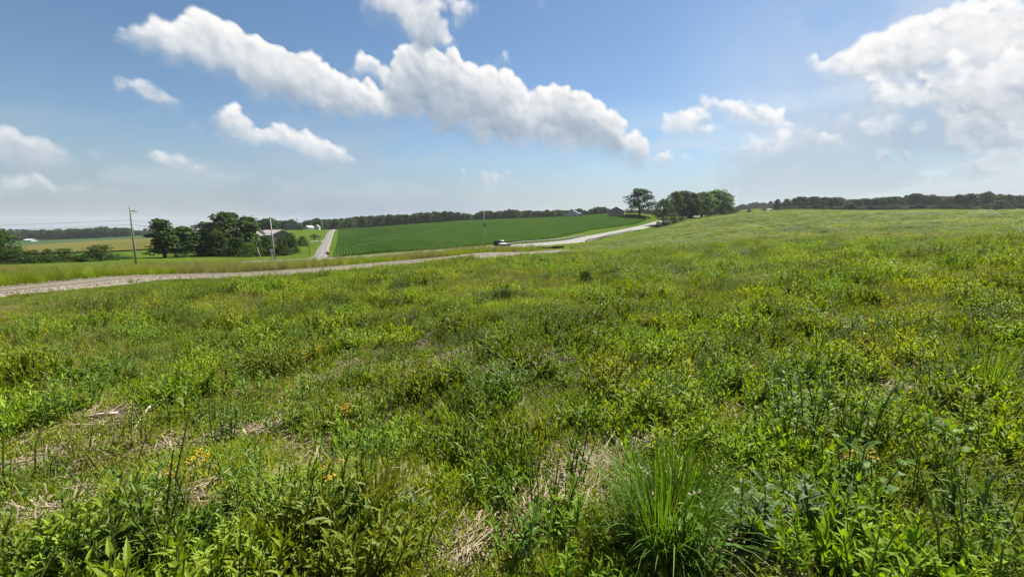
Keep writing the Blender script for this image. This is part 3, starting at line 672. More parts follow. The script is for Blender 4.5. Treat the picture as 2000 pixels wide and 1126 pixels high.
# ---------------------------------------------------------------- poles and wires
grey_wood = plain('weathered_pole', (.20, .18, .155), .9, .25, 2.5, .2, bump=.02)
pale_wood = plain('pale_pole', (.30, .285, .26), .85, .2, 2.5, .2, bump=.02)
dark_wood = plain('dark_pole', (.16, .14, .12), .9, .25, 2.5)
iron = plain('dark_iron', (.12, .12, .12), .6, .2, 5.0, .4, .4)
ceramic = plain('insulator_ceramic', (.42, .40, .38), .35, .1, 5.0, .5)
black_pad = plain('black_wrap', (.02, .02, .02), .8, .2)
def top_z(py, Y, px=1000): return CAM_H + px_dir(px, py)[1] * Y
POLES = {}
def pole(key, px, py, Y, pyt, lean, mat, label, arm=None, r=.15, wrap=False, insul=True, group='utility poles along the highway'):
    a = px_dir(px, py)[0]; x = a * Y; z = gz(x, Y); h = top_z(pyt, Y, px) - z
    o = empty('utility_pole', (x, Y, z), 0, label, 'utility pole', group)
    lx = lean * h
    m = MB(); m.tube([(0, 0, -1.0), (lx * .5, 0, h * .5), (lx, 0, h)], [r * 1.15, r * .95, r * .75], 10); m.build('pole', mat, o, True)
    if arm:
        ax, drp = arm; b = MB(); b.box((lx + ax / 2, -.02, h - .45 + drp / 2), (abs(ax) + .2, .12, .11), rot=Matrix.Rotation(math.atan2(-drp, -ax) if ax < 0 else math.atan2(drp, ax), 4, 'Y').inverted()); b.build('crossarm', grey_wood, o)
        br = MB(); br.tube([(lx, -.03, h - 1.15), (lx + ax * .75, -.03, h - .5 + drp * .75)], .025, 6); br.build('brace', iron, o)
        for f in (.55, 1.0):
            i_ = MB(); i_.tube([(lx + ax * f, -.02, h - .42 + drp * f), (lx + ax * f, -.02, h - .3 + drp * f), (lx + ax * f, -.02, h - .16 + drp * f)], [.05, .085, .05], 8); i_.build('insulator', ceramic, o)
    if insul:
        i_ = MB(); i_.tube([(lx, 0, h - .02), (lx, 0, h + .14), (lx, 0, h + .3)], [.05, .08, .05], 8); i_.build('insulator', ceramic, o)
        for dz in (2.2, 3.0):
            c = MB(); c.box((lx * (1 - dz / h), -.17, h - dz), (.26, .16, .12)); c.build('wire_clamp', iron, o)
    if wrap: w = MB(); w.tube([(lx * .52, 0, h * .55), (lx * .58, 0, h * .66)], r * 1.5, 10); w.build('wrap', black_pad, o, True)
    POLES[key] = (x, Y, z, h, lx); return o
pole('a', 265, 511, 80, 406, .018, grey_wood, 'weathered grey utility pole with a crossarm near the left shrubs', (1.15, -.22))
pole('b', 537, 503, 92, 428, -.04, pale_wood, 'pale leaning utility pole beside the back of the stop sign', None, .13)
pole('c', 948.5, 481, 116, 410, -.045, pale_wood, 'slim pale utility pole with a dark band standing by the dark car', None, .12, True)
def thin_pole(px, py, Y, pyt, label, cat='pole', r=.10, lean=0.0, mat=None):
    a = px_dir(px, py)[0]; x = a * Y; z = gz(x, Y); h = top_z(pyt, Y, px) - z; o = empty('slim_pole', (x, Y, z), 0, label, cat)
    m = MB(); m.tube([(0, 0, -.5), (lean * h, 0, h)], [r, r * .75], 8); m.build('pole', mat or dark_wood, o, True)
    c = MB(); c.box((lean * h, 0, h + .04), (r * 2.2, r * 2.2, .1)); c.build('cap', iron, o); return o
thin_pole(604.5, 499, 118, 460, 'thin dark pole in the mown grass left of the side road', lean=.0)
thin_pole(625, 477, 190, 452, 'thin dark pole on the verge below the drive of the side road', lean=0)
thin_pole(631.5, 452, 300, 430, 'pale pole leaning beside the crest of the side road', r=.16, lean=-.10, mat=pale_wood)
thin_pole(1230.5, 424, 270, 402, 'thin pole beside the tan barn and the big tree', r=.12)
thin_pole(1451, 416, 330, 399, 'lone thin pole in the grass right of the roadside trees', r=.12)
thin_pole(512, 501, 96, 483, 'grey guy post leaning in front of the dark trees', r=.09, lean=-.3, mat=pale_wood)
thin_pole(538.0, 503, 93.5, 426, 'darker slim pole standing right behind the pale leaning pole', r=.10, lean=-.055, mat=grey_wood)
wire_m = plain('black_wire', (.03, .03, .03), .6, .1)
def wire(p0, p1, sag, label, r=.018):
    p0, p1 = Vector(p0), Vector(p1); m = MB(); m.tube([tuple((p0.lerp(p1, t)) - Vector((0, 0, sag * 4 * t * (1 - t))) - p0) for t in np.linspace(0, 1, 15)], r, 5)
    o = m.build('overhead_wire', wire_m, None, True, p0); tag(o, label, 'wire', 'overhead wires between the poles')
xa, ya, za, ha, la = POLES['a']; xb, yb, zb, hb, lb = POLES['b']; xc, yc, zc, hc, lc = POLES['c']
far_l = (xa - 62, ya - 26, za + 6.6)
wire((xa + la * .72, ya - .2, za + ha - 2.2), (far_l[0], far_l[1], far_l[2] - .1), .7, 'upper overhead wire running left from the crossarm pole out of the picture')
wire((xa + la * .65, ya - .2, za + ha - 3.0), (far_l[0], far_l[1], far_l[2] - .9), .7, 'lower overhead wire running left from the crossarm pole out of the picture')
wire((xa + la * .72, ya - .2, za + ha - 2.2), (xb + lb * .8, yb - .17, zb + hb - 2.2), .5, 'upper overhead wire between the crossarm pole and the pale leaning pole')
wire((xa + la * .65, ya - .2, za + ha - 3.0), (xb + lb * .7, yb - .17, zb + hb - 3.0), .5, 'lower overhead wire between the crossarm pole and the pale leaning pole')

# ---------------------------------------------------------------- signs (their backs or edges face the field)
alu = plain('sign_aluminium', (.36, .37, .38), .5, .1, 4.0, .5, .3); orange = plain('orange_sign', (.36, .10, .012), .6, .12, 4.0)
red = plain('stop_red', (.35, .02, .02), .5, .1)
def polygon_plate(name, n, rad, rot, mat_front, mat_back, parent, z, y=0, th=.012):
    m = MB(); a = [(math.cos(2 * PI * k / n + rot) * rad, math.sin(2 * PI * k / n + rot) * rad) for k in range(n)]
    vs_ = [(p, y - th, z + q) for p, q in a] + [(p, y + th, z + q) for p, q in a]
    m.add(vs_[:n] + vs_[n:], [tuple(range(n))], 0); m.add(vs_, [tuple(range(2 * n - 1, n - 1, -1))], 1)
    m.add(vs_, [(k, (k + 1) % n, n + (k + 1) % n, n + k) for k in range(n)], 0)
    return m.build(name, [mat_front, mat_back], parent)
X, Y = px_dir(530, 490)[0] * 88, 88; Zg = gz(X, Y); zc_ = top_z(489.3, Y, 530)
o = empty('stop_sign', (X, Y, Zg), R(-6), 'grey back of an octagonal stop sign beside the pale leaning pole', 'road sign')
m = MB(); m.box((.02, .05, (zc_ - Zg) / 2 - .25), (.16, .07, zc_ - Zg + .5)); m.build('post', plain('grey_sign_post', (.30, .30, .29), .7, .2, 4.0), o)
polygon_plate('sign_plate', 8, .42, PI / 8, alu, red, o, zc_ - Zg)
X, Y = px_dir(640, 496)[0] * 112, 112; Zg = gz(X, Y); zc_ = max(top_z(496, Y, 640), Zg + 1.0)
o = empty('warning_sign', (X, Y, Zg), R(12), 'orange diamond warning sign at the foot of the side road', 'road sign')
m = MB(); m.box((0, .05, (zc_ - Zg) / 2 - .25), (.09, .06, zc_ - Zg + .5)); m.build('post', steel, o)
polygon_plate('sign_plate', 4, .58, 0, orange, alu, o, zc_ - Zg)

# ---------------------------------------------------------------- dark car on the highway
paint = NT('dark_car_paint'); paint = paint.surf((.010, .011, .013), .42, None, .3)
glass = NT('tinted_glass').surf((.008, .009, .010), .25, None, .3)
rubber = plain('tyre_rubber', (.02, .02, .02), .85, .2); rim_m = plain('alloy_rim', (.25, .25, .26), .5, .1, 4.0, .4, .3); lamp_r = plain('tail_lamp', (.28, .015, .015), .3, .1); trim = plain('grey_trim', (.05, .05, .052), .6, .1); lamp_w = plain('head_lamp', (.25, .25, .26), .3, .1)
def car():
    """length along +X, front at +X; rear towards -X"""
    k = int(np.argmin(np.abs(HWY[:, 0] - px_dir(976, 470)[0] * HWY[:, 1]) + (HWY[:, 1] < 60) * 1e6)); d = HWY[k + 1] - HWY[k]; d /= np.linalg.norm(d); nr_ = np.array([d[1], -d[0]])
    x, y = HWY[k] + nr_ * 1.75
    o = empty('parked_car', (x, y, HWY_Z[k] + .075), math.atan2(d[1], d[0]), 'dark wagon style car on the highway half hidden by tall roadside grass', 'car')
    low = [(-2.25, .42), (-2.3, .62), (-2.27, .98), (-2.18, 1.04), (.95, 1.02), (1.9, .88), (2.22, .72), (2.28, .5), (2.2, .30), (-2.15, .30)]
    bm = bmesh.new(); hw = .90
    L = [bm.verts.new((p, -hw, q)) for p, q in low]; Rr = [bm.verts.new((p, hw, q)) for p, q in low]; n = len(low)
    bm.faces.new(L); bm.faces.new(Rr[::-1])
    for i in range(n): bm.faces.new((L[i], Rr[i], Rr[(i + 1) % n], L[(i + 1) % n]))
    bmesh.ops.recalc_face_normals(bm, faces=bm.faces); bmesh.ops.bevel(bm, geom=bm.edges[:], offset=.07, segments=3, affect='EDGES', clamp_overlap=True)
    me = bpy.data.meshes.new('body'); bm.to_mesh(me); bm.free(); me.materials.append(paint); me.polygons.foreach_set('use_smooth', [True] * len(me.polygons)); link('body', me, o)
    bm = bmesh.new(); cab = [(-2.14, 1.0, .84), (-1.98, 1.62, .70), (-.1, 1.68, .70), (.28, 1.60, .69), (1.05, 1.0, .84)]
    L = [bm.verts.new((p, -w, q)) for p, q, w in cab]; Rr = [bm.verts.new((p, w, q)) for p, q, w in cab]; n = len(cab)
    bm.faces.new(L); bm.faces.new(Rr[::-1])
    for i in range(n): bm.faces.new((L[i], Rr[i], Rr[(i + 1) % n], L[(i + 1) % n]))
    bmesh.ops.recalc_face_normals(bm, faces=bm.faces); bmesh.ops.bevel(bm, geom=bm.edges[:], offset=.06, segments=3, affect='EDGES', clamp_overlap=True)
    me = bpy.data.meshes.new('roof'); bm.to_mesh(me); bm.free(); me.materials.append(paint); me.polygons.foreach_set('use_smooth', [True] * len(me.polygons)); link('roof', me, o)
    for s in (-1, 1):
        for x0, x1 in ((-1.92, -1.18), (-1.10, -.25), (-.17, .62)):
            m = MB(); t0, t1 = .012, .012
            def yy(q): return s * (.84 - (q - 1.0) / .62 * .14 + .012)
            xr = min(x1, .62); vs_ = [(x0 + .03, yy(1.07), 1.07), (xr, yy(1.07), 1.07), (min(xr, .28) if x1 > .5 else xr - .02, yy(1.54), 1.54), (x0 + (.12 if x0 < -1.5 else .03), yy(1.54), 1.54)]
            m.add(vs_ + [(a, b - s * .02, c) for a, b, c in vs_], [(0, 1, 2, 3), (4, 7, 6, 5), (0, 4, 5, 1), (1, 5, 6, 2), (2, 6, 7, 3), (3, 7, 4, 0)]); m.build('side_window', glass, o)
        m = MB(); m.box((-2.24, s * .74, .92), (.10, .22, .22)); m.build('tail_light', lamp_r, o)
        m = MB(); m.box((2.10, s * .68, .74), (.22, .34, .14)); m.build('headlight', lamp_w, o)
        m = MB(); m.box((.78, s * .98, 1.06), (.12, .16, .13)); m.build('wing_mirror', paint, o)
        m = MB(); m.tube([(-1.7, s * .6, 1.70), (-1.6, s * .6, 1.74), (-.2, s * .6, 1.77), (-.1, s * .6, 1.70)], .022, 6); m.build('roof_rail', trim, o)
        for xw in (-1.38, 1.42):
            w = MB(); w.tube([(xw, s * .70, .34), (xw, s * .92, .34)], .34, 22); wh = w.build('wheel', rubber, o)
            r_ = MB(); r_.tube([(xw, s * .90, .34), (xw, s * .935, .34)], [.22, .20], 16); r_.build('rim', rim_m, wh)
    m = MB(); m.add([(-2.12, -.66, 1.08), (-2.12, .66, 1.08), (-2.02, .58, 1.52), (-2.02, -.58, 1.52), (-2.05, -.66, 1.08), (-2.05, .66, 1.08), (-1.95, .58, 1.52), (-1.95, -.58, 1.52)], [(0, 1, 2, 3), (4, 7, 6, 5), (0, 4, 5, 1), (1, 5, 6, 2), (2, 6, 7, 3), (3, 7, 4, 0)])
    for v in range(8): m.v[v] = (m.v[v][0] - .035, m.v[v][1], m.v[v][2])
    m.build('rear_window', glass, o)
    m = MB(); m.add([(.96, -.68, 1.08), (.96, .68, 1.08), (.42, .58, 1.56), (.42, -.58, 1.56), (.9, -.68, 1.05), (.9, .68, 1.05), (.36, .58, 1.53), (.36, -.58, 1.53)], [(3, 2, 1, 0), (4, 5, 6, 7), (0, 1, 5, 4), (1, 2, 6, 5), (2, 3, 7, 6), (3, 0, 4, 7)])
    for v in range(8): m.v[v] = (m.v[v][0] + .045, m.v[v][1], m.v[v][2] + .03)
    m.build('windscreen', glass, o)
    m = MB(); m.box((-2.29, 0, .48), (.10, 1.7, .22)); m.build('rear_bumper', trim, o)
    m = MB(); m.box((2.26, 0, .44), (.10, 1.6, .20)); m.build('front_bumper', trim, o)
car()

# ---------------------------------------------------------------- silt fence by the mouth of the track
fabric = plain('black_fabric', (.012, .012, .013), .9, .3, 8.0); stake = plain('stake_wood', (.16, .12, .08), .9, .2, 6.0)
def silt_fence(pts, hs, label):
    """sagging black fabric between stakes; pts = ground spots, hs = fabric height at each"""
    P3 = [(x, y, gz(x, y)) for x, y in pts]; o = empty('silt_fence', P3[0], 0, label, 'silt fence', 'black silt fences by the track'); O = Vector(P3[0])
    m = MB(); nseg = 8; vs_ = []
    for i in range(len(P3) - 1):
        for k in range(nseg + (i == len(P3) - 2)):
            t_ = k / nseg; p = Vector(P3[i]).lerp(Vector(P3[i + 1]), t_) - O; h = (hs[i] * (1 - t_) + hs[i + 1] * t_) * (1 - .45 * 4 * t_ * (1 - t_) * (.5 + .5 * math.sin(i * 2.3 + 1)))
            b = .10 * math.sin(t_ * PI * 3 + i); vs_ += [(p.x, p.y + b * .3, p.z - .08), (p.x + .02, p.y + b, p.z + h * .55), (p.x, p.y + b * .6, p.z + h)]
    n = len(vs_) // 3; m.add(vs_, [(i * 3 + j, (i + 1) * 3 + j, (i + 1) * 3 + j + 1, i * 3 + j + 1) for i in range(n - 1) for j in (0, 1)])
    f = m.build('fabric', fabric, o, True); f.modifiers.new('thick', 'SOLIDIFY').thickness = .03
    for (x, y, z), h in zip(P3, hs):
        s = MB(); s.box((x - O.x, y - O.y + .06, z - O.z + h / 2 - .1), (.05, .05, h + .35)); s.build('stake', stake, o)
silt_fence([hit(px, py)[:2] for px, py in [(996, 486.5), (1018, 485.6), (1042, 484.9), (1062, 484.5), (1080, 484.6), (1101, 484.8)]], [.30, .26, .22, .26, .42, .50], 'long low black silt fence between the gravel track and the highway')
silt_fence([hit(px, py)[:2] for px, py in [(1115.5, 486.2), (1122, 486), (1129, 485.4), (1136, 485), (1142.5, 484.6)]], [.50, .38, .40, .25, .55], 'short black silt fence piece sagging beyond the end of the gravel track')

# ---------------------------------------------------------------- farm buildings
w_white = plain('white_metal_siding', (.36, .40, .43), .6, .06, 1.0, .4); w_tan = plain('tan_siding', (.22, .195, .16), .7, .1, 1.0); w_grey = plain('grey_siding', (.14, .137, .13), .7, .1, 1.0); w_cream = plain('cream_siding', (.42, .40, .35), .7, .08, 1.0)
r_blue = plain('blue_grey_roof', (.12, .15, .17), .55, .1, 1.0, .4); r_red = plain('reddish_metal_roof', (.26, .15, .13), .5, .12, 1.0, .4); r_white = plain('white_metal_roof', (.46, .46, .45), .45, .05, 1.0, .5); r_grey = plain('grey_shingle_roof', (.17, .165, .16), .8, .15, 2.0); r_brown = plain('pinkish_metal_roof', (.30, .26, .245), .5, .1, 1.0, .4)
w_dark = NT('window_glass').surf((.03, .035, .04), .15, None, .5); door_m = plain('door_paint', (.5, .48, .44), .6, .1); f_white = plain('white_trim', (.7, .7, .68), .6, .05)
def gable(name, px, Y, rz, wid, length, eave, rise, wall_m, roof_m, label, cat, base_py=None, windows=(), doors=(), porch=None, over=.4, chimney=False, sink=.3):
    """gable end faces -Y before turning by rz; origin at the middle of that end"""
    x = px_dir(px, 430)[0] * Y; z = gz(x, Y) if base_py is None else top_z(base_py, Y, px)
    o = empty(name, (x, Y, z), rz, label, cat)
    h = wid / 2; m = MB(); b = -sink - 1.2
    m.add([(-h, 0, b), (h, 0, b), (h, 0, eave), (0, 0, eave + rise), (-h, 0, eave), (-h, length, b), (h, length, b), (h, length, eave), (0, length, eave + rise), (-h, length, eave)],
          [(0, 1, 2, 3, 4), (9, 8, 7, 6, 5), (1, 6, 7, 2), (5, 0, 4, 9)]); m.build('wall', wall_m, o)
    m = MB(); sl = rise / h; e = h + over; t_ = .14
    for s in (-1, 1):
        a = [(0, -over, eave + rise + .03), (s * e, -over, eave + rise + .03 - sl * e), (s * e, length + over, eave + rise + .03 - sl * e), (0, length + over, eave + rise + .03)]
        m.add(a + [(p, q, r_ + t_) for p, q, r_ in a], [(0, 1, 2, 3), (7, 6, 5, 4), (0, 4, 5, 1), (1, 5, 6, 2), (2, 6, 7, 3), (3, 7, 4, 0)])
    rf = m.build('roof', roof_m, o)
    if chimney: c = MB(); c.box((h * .5, length * .4, eave + rise + .2), (.8, .8, 1.9)); c.build('chimney', f_white, rf)
    for (face, u, zz, ww, hh) in windows:
        f = MB(); g = MB()
        if face == 'gable': f.box((u, -.03, zz), (ww + .2, .08, hh + .2)); g.box((u, -.05, zz), (ww, .09, hh))
        else: s = 1 if face == 'right' else -1; f.box((s * (h + .03), u, zz), (.08, ww + .2, hh + .2)); g.box((s * (h + .05), u, zz), (.09, ww, hh))
        w = f.build('window', f_white, o); g.build('pane', w_dark, w)
    for (face, u, ww, hh) in doors:
        f = MB()
        if face == 'gable': f.box((u, -.05, hh / 2), (ww, .12, hh))
        else: s = 1 if face == 'right' else -1; f.box((s * (h + .05), u, hh / 2), (.12, ww, hh))
        f.build('door', door_m, o)
    if porch:
        y0, y1, dep = porch
        m = MB(); m.box((h + dep / 2, (y0 + y1) / 2, eave - .25), (dep, y1 - y0, .14), rot=Matrix.Rotation(R(6), 4, 'Y')); m.build('porch_roof', roof_m, o)
        for yy_ in np.linspace(y0 + .2, y1 - .2, 3): m = MB(); m.box((h + dep - .2, yy_, eave / 2 - .3), (.16, .16, eave)); m.build('porch_post', f_white, o)
    return o
gable('farm_house', 1117, 300, R(-15), 9.6, 16, 2.9, 2.2, w_white, r_blue, 'white metal house with blue grey gable roof on the crop field crest', 'house', 425.2, [('gable', -2.6, 1.0, .8, .9), ('gable', 2.4, 1.2, .7, .8), ('right', 9, 1.5, 1.2, 1.0), ('right', 13, 1.5, 1.2, 1.0)], [('right', 3.0, 1.1, 2.1)], (1.0, 15.0, 2.4))
gable('barn_house', 1203, 282, R(-20), 9.4, 17, 3.2, 2.4, w_tan, r_red, 'tan barn with reddish roof left of the big dark tree', 'barn', 421, [('gable', -2.4, 1.6, .9, .8), ('gable', 2.2, 1.6, .8, 1.0), ('right', 12, 1.6, 1.1, 1.0)], [('right', 4, 3.0, 2.5)])
gable('pole_barn', 549, 176, R(55), 9.0, 13, 3.2, 1.9, w_grey, r_brown, 'grey barn with pale pinkish roof rising behind the leaning pole', 'barn', 474, [], [('gable', 3.2, 1.0, 2.2)], sink=2)
gable('long_shed', 500, 172, R(78), 9.0, 16, 2.6, 2.6, w_cream, r_white, 'white roofed shed half hidden by the dark trees', 'shed', 470, [], [], sink=2)
gable('grey_house', 571, 300, R(25), 11, 12, 4.4, 3.4, w_grey, r_grey, 'grey two storey house among trees beyond the pole barn', 'house', 452, [('gable', -2.5, 4.0, 1, 1.2), ('gable', 2.5, 4.0, 1, 1.2)], [], chimney=True, sink=2)
gable('small_outbuilding', 598, 335, R(-20), 4, 5, 2.2, 1.2, w_cream, r_white, 'small pale outbuilding far behind the flat topped tree', 'shed', 449.5, [], [('gable', 0, 1.6, 2)])
gable('tiny_shed', 617, 350, R(10), 3.6, 5, 2.2, 1.6, w_white, r_grey, 'tiny white shed left of the side road crest', 'shed', 448.5, [('gable', 0, 1.4, .8, .8)], [])
gable('machine_shed', 61, 596, R(80), 8, 13, 2.6, 1.6, w_white, r_white, 'long white shed at the far edge of the left fields', 'shed', 472.4, [], [('left', 8, 3, 2.4)])
gable('white_house', 1594, 480, R(80), 3, 3.2, 3, 1.4, w_white, r_white, 'white house roof showing between the trees on the right', 'house', 407, [('left', 3, 1.5, 1, 1)], [])

# ---------------------------------------------------------------- trees
bark = plain('bark', (.055, .045, .036), .95, .3, 3.0, .1)
def crown_mat(name, a, b, trans=.22): return leaf_mat(name, a, b, trans, (1.15, 1.2, .5), .75, .1, False, .12)
cr_dark = crown_mat('dark_crown', (.022, .048, .009), (.048, .088, .014), .16)
cr_mid = crown_mat('mid_green_crown', (.034, .072, .012), (.068, .125, .020), .24)
cr_lite = crown_mat('light_green_crown', (.050, .100, .012), (.090, .165, .022), .28)
cr_grey = crown_mat('grey_green_crown', (.034, .058, .022), (.064, .095, .034), .2)
def rand_unit(rng, n):
    v = rng.normal(size=(n, 3)); return v / np.linalg.norm(v, axis=1)[:, None]
def leaf_cards(cent, nrm, size, rng):
    """bent leaf-clump cards: two quads folded along the middle"""
    n = len(cent); a = np.cross(nrm, rand_unit(rng, n)); a /= np.linalg.norm(a, axis=1)[:, None] + 1e-9; b = np.cross(nrm, a)
    s = size[:, None]; up = nrm * s * .22
    V = np.stack([cent - a * s - up, cent - b * s * .55 - a * s * .25, cent + a * s * .3 - b * s * .5, cent + a * s - up, cent + a * s * .2 + b * s * .55, cent - a * s * .35 + b * s * .5], 1).reshape(-1, 3)
    i = np.arange(n)[:, None] * 6
    return V, np.concatenate([i + np.array([[0, 1, 2, 5]]), i + np.array([[5, 2, 3, 4]])], 0)
def make_tree(kind, seed, H=10.0, detail=1.0):
    """returns (trunk MB, crown verts, crown quads); height H, origin at the foot"""
    rng = np.random.default_rng(seed); rnd = random.Random(seed)
    spec = {'broad': (.62, .16, .30, 34, .13), 'oval': (.40, .14, .26, 30, .12), 'tall': (.30, .20, .32, 26, .11), 'open': (.50, .22, .20, 32, .135), 'shrub': (.62, .0, .0, 22, .2), 'round': (.52, .05, .05, 30, .15), 'flat': (.95, .30, .3, 24, .16), 'cedar': (.34, .02, .04, 30, .12), 'ragged': (.36, .08, .10, 26, .12)}[kind]
    wid, c0, t0, nl, lr = spec; W = wid * H / 1.0 * .62; mb = MB(); lobes = []
    def prof(f):                                   # crown half width against height fraction 0..1
        if kind == 'cedar': return (1 - f) ** .75 * .95 + .08
        if kind == 'flat': return math.sin(PI * min(1, f * .75 + .25)) ** .5
        if kind in ('shrub', 'round'): return math.sqrt(max(0, 1 - (f - .28) ** 2 / .56))
        if kind == 'tall': return math.sin(PI * (f * .82 + .13)) ** .7 * (.85 + .3 * math.sin(f * 9 + seed))
        if kind == 'ragged': return (.95 - .55 * f) * (.8 + .35 * math.sin(f * 11 + seed * 2))
        return math.sin(PI * (f * .80 + .16)) ** .75
    if kind in ('shrub', 'round'):
        for k in range(18): an = k * .349; rr = W * rnd.uniform(.66, .98); lobes.append((math.cos(an) * rr, math.sin(an) * rr, H * rnd.uniform(.06, .34), H * lr * rnd.uniform(.9, 1.3)))
    for k in range(nl):
        f = (k + rnd.random()) / nl; f = f ** .85
        an = k * 2.399 + rnd.uniform(-.6, .6); rr = W * prof(f) * math.sqrt(rnd.uniform(.12, 1.0)) * (.8 if kind != 'open' else .95)
        z = H * (c0 + (1 - c0) * f * .93); r = H * lr * rnd.uniform(.65, 1.25) * (1 - .3 * f)
        lobes.append((math.cos(an) * rr, math.sin(an) * rr, z, r))
    lean = rnd.uniform(-.03, .03) * H
    if kind not in ('shrub',):
        rt = H * (.022 if kind != 'flat' else .03)
        th = H * (c0 + .42 * (1 - c0))
        mb.tube([(0, 0, -H * .05), (0, 0, H * .01), (lean * .4, 0, th * .5), (lean, 0, th), (lean * 1.2, 0, H * .82)], [rt * 1.5, rt * 1.15, rt * .9, rt * .65, rt * .15], 8)
        for (x, y, z, r) in lobes[::2]:
            zb = H * (c0 + .02) + (z - H * c0) * .35; p0 = Vector((lean * zb / max(th, .1), 0, max(zb, H * t0 * .6))); p1 = Vector((x, y, z)); pm = p0.lerp(p1, .5) + Vector((0, 0, -.02 * H))
            mb.tube([p0, pm, p1], [rt * .42, rt * .26, rt * .06], 5, cap=False)
    else:
        for k in range(7): an = k * .9; mb.tube([(0, 0, -.1 * H), (math.cos(an) * W * .3, math.sin(an) * W * .3, H * .5), (math.cos(an) * W * .5, math.sin(an) * W * .5, H * .85)], [H * .015, H * .01, H * .004], 5, cap=False)
    cents = []; nrms = []; sizes = []
    for (x, y, z, r) in lobes:
        n = int((120 if kind != 'open' else 95) * detail * rnd.uniform(.7, 1.2)); u = rand_unit(rng, n); u[:, 2] = np.where(u[:, 2] < -.35, -u[:, 2], u[:, 2])
        rad = r * (.55 + .55 * rng.random(n) ** .6) * (1 + .30 * np.sin(u[:, 0] * 5 + x) * np.sin(u[:, 2] * 6 + y))
        cents.append(np.array([x, y, z]) + u * rad[:, None] * np.array([1.12, 1.12, .85])); q = u + rng.normal(0, .55, (n, 3)); q[:, 2] += .3; nrms.append(q / np.linalg.norm(q, axis=1)[:, None])
        sizes.append(H * .021 / math.sqrt(detail) * rng.uniform(.6, 1.5, n) * (1.0 if H > 4 else 1.2))
    cents = np.vstack(cents); low = H * (.02 if kind in ('shrub', 'round', 'cedar', 'ragged') else c0 * .55); cents[:, 2] = np.maximum(cents[:, 2], low)
    V, F = leaf_cards(cents, np.vstack(nrms), np.concatenate(sizes), rng)
    hz = V[:, 2].max(); V *= H / hz
    for k in range(len(mb.v)): mb.v[k] = tuple(c * H / hz for c in mb.v[k])
    return mb, V, F, float(np.percentile(np.abs(V[:, 0]), 98))
TREE_LIB = {}
def tree_lib(kind, var):
    if (kind, var) not in TREE_LIB:
        mb, V, F, hw = make_tree(kind, 11 + var * 7 + sum(map(ord, kind)), 10.0)
        TREE_LIB[kind, var] = (mb.mesh('trunk', bark, True), V, F, hw, {})
    return TREE_LIB[kind, var]
def put_tree(name, px, base_py, Y, top_py, width_px, kind, mat, label, cat='tree', group=None, var=0, rz=0.0):
    tr, V, F, hw, by = tree_lib(kind, var)
    if mat.name not in by: by[mat.name] = grid_mesh('crown', V, F, mat, False)
    x = px_dir(px, base_py)[0] * Y; z = gz(x, Y); h = max(top_z(top_py, Y, px) - z, .5)
    o = empty(name, (x, Y, z - .02 * h), rz, label, cat, group); sxy = (width_px / 839.0 * Y * .5) / hw; o.scale = (sxy, sxy, h / 10.0)
    link('stems' if kind == 'shrub' else 'trunk', tr, o); link('crown' if kind != 'shrub' else 'foliage', by[mat.name], o); return o
T = put_tree
T('field_edge_tree', -2, 513, 96, 446, 84, 'round', cr_dark, 'dark dense tree at the left edge of the picture', group='trees by the left field', var=1)
T('roadside_shrub', 26, 515, 93, 482, 56, 'shrub', cr_dark, 'dark shrub at the left edge under the dense tree', 'shrub', 'shrubs along the left field', 0)
T('roadside_shrub', 66, 514, 95, 486, 40, 'shrub', cr_dark, 'second shrub from the left edge, in the dark row', 'shrub', 'shrubs along the left field', 1, .8)
T('roadside_shrub', 96, 513, 97, 484, 30, 'shrub', cr_dark, 'arching shrub at the right end of the dark row', 'shrub', 'shrubs along the left field', 2, 2.0)
T('roadside_shrub', 128, 511, 100, 483, 42, 'shrub', cr_dark, 'smaller rounded shrub standing alone left of the largest rounded shrub', 'shrub', 'shrubs along the left field', 1, 3.0)
T('roadside_shrub', 196, 510, 103, 476, 70, 'shrub', cr_dark, 'largest rounded shrub, alone in front of the tan field', 'shrub', 'shrubs along the left field', 2, 1.0)
T('roadside_shrub', 245, 506, 112, 499, 38, 'shrub', cr_mid, 'low scrub between the rounded shrub and the crossarm pole', 'shrub', 'shrubs along the left field', 0, 1.0)
T('roadside_shrub', 157, 511, 102, 503, 22, 'shrub', cr_mid, 'low scrub between the two rounded shrubs', 'shrub', 'shrubs along the left field', 1, 5.0)
g = 'trees in the dark grove by the shed'
T('broken_tree', 322, 503, 124, 424, 56, 'ragged', cr_dark, 'tall narrow dark tree at the left end of the grove', 'tree', g, 0, .4)
T('grove_tree', 345, 501, 130, 452, 42, 'oval', cr_dark, 'short dark tree between the narrow tree and the pointed tree', 'tree', g, 1, 1.4)
T('grove_tree', 364, 500, 132, 440, 46, 'tall', cr_mid, 'pointed mid green tree second among the grove tops', 'tree', g, 0)
T('grove_tree', 396, 499, 136, 450, 46, 'round', cr_dark, 'low dark tree in the dip of the grove', 'tree', g, 1, .8)
T('grove_tree', 412, 494, 180, 431, 52, 'tall', cr_grey, 'hazy grey green tree behind the left of the large oak', 'tree', g, 1)
T('oak_tree', 452, 498, 142, 411, 74, 'broad', cr_dark, 'largest dark tree with the broad high crown in the grove', 'tree', g, 0)
T('grove_tree', 488, 497, 146, 419, 54, 'oval', cr_dark, 'dark tree leaning against the right side of the largest tree', 'tree', g, 2, 2.0)
T('grove_tree', 430, 498, 134, 448, 50, 'round', cr_dark, 'dark low tree under the left of the largest tree', 'tree', g, 2, 1.1)
T('grove_tree', 466, 498, 132, 462, 40, 'round', cr_dark, 'dark low tree under the right of the largest tree', 'tree', g, 0, 4.1)
g = 'bushes around the sheds'
T('yard_bush', 487, 497, 128, 471, 30, 'shrub', cr_lite, 'light green bush in front of the white shed roof', 'shrub', g, 0)
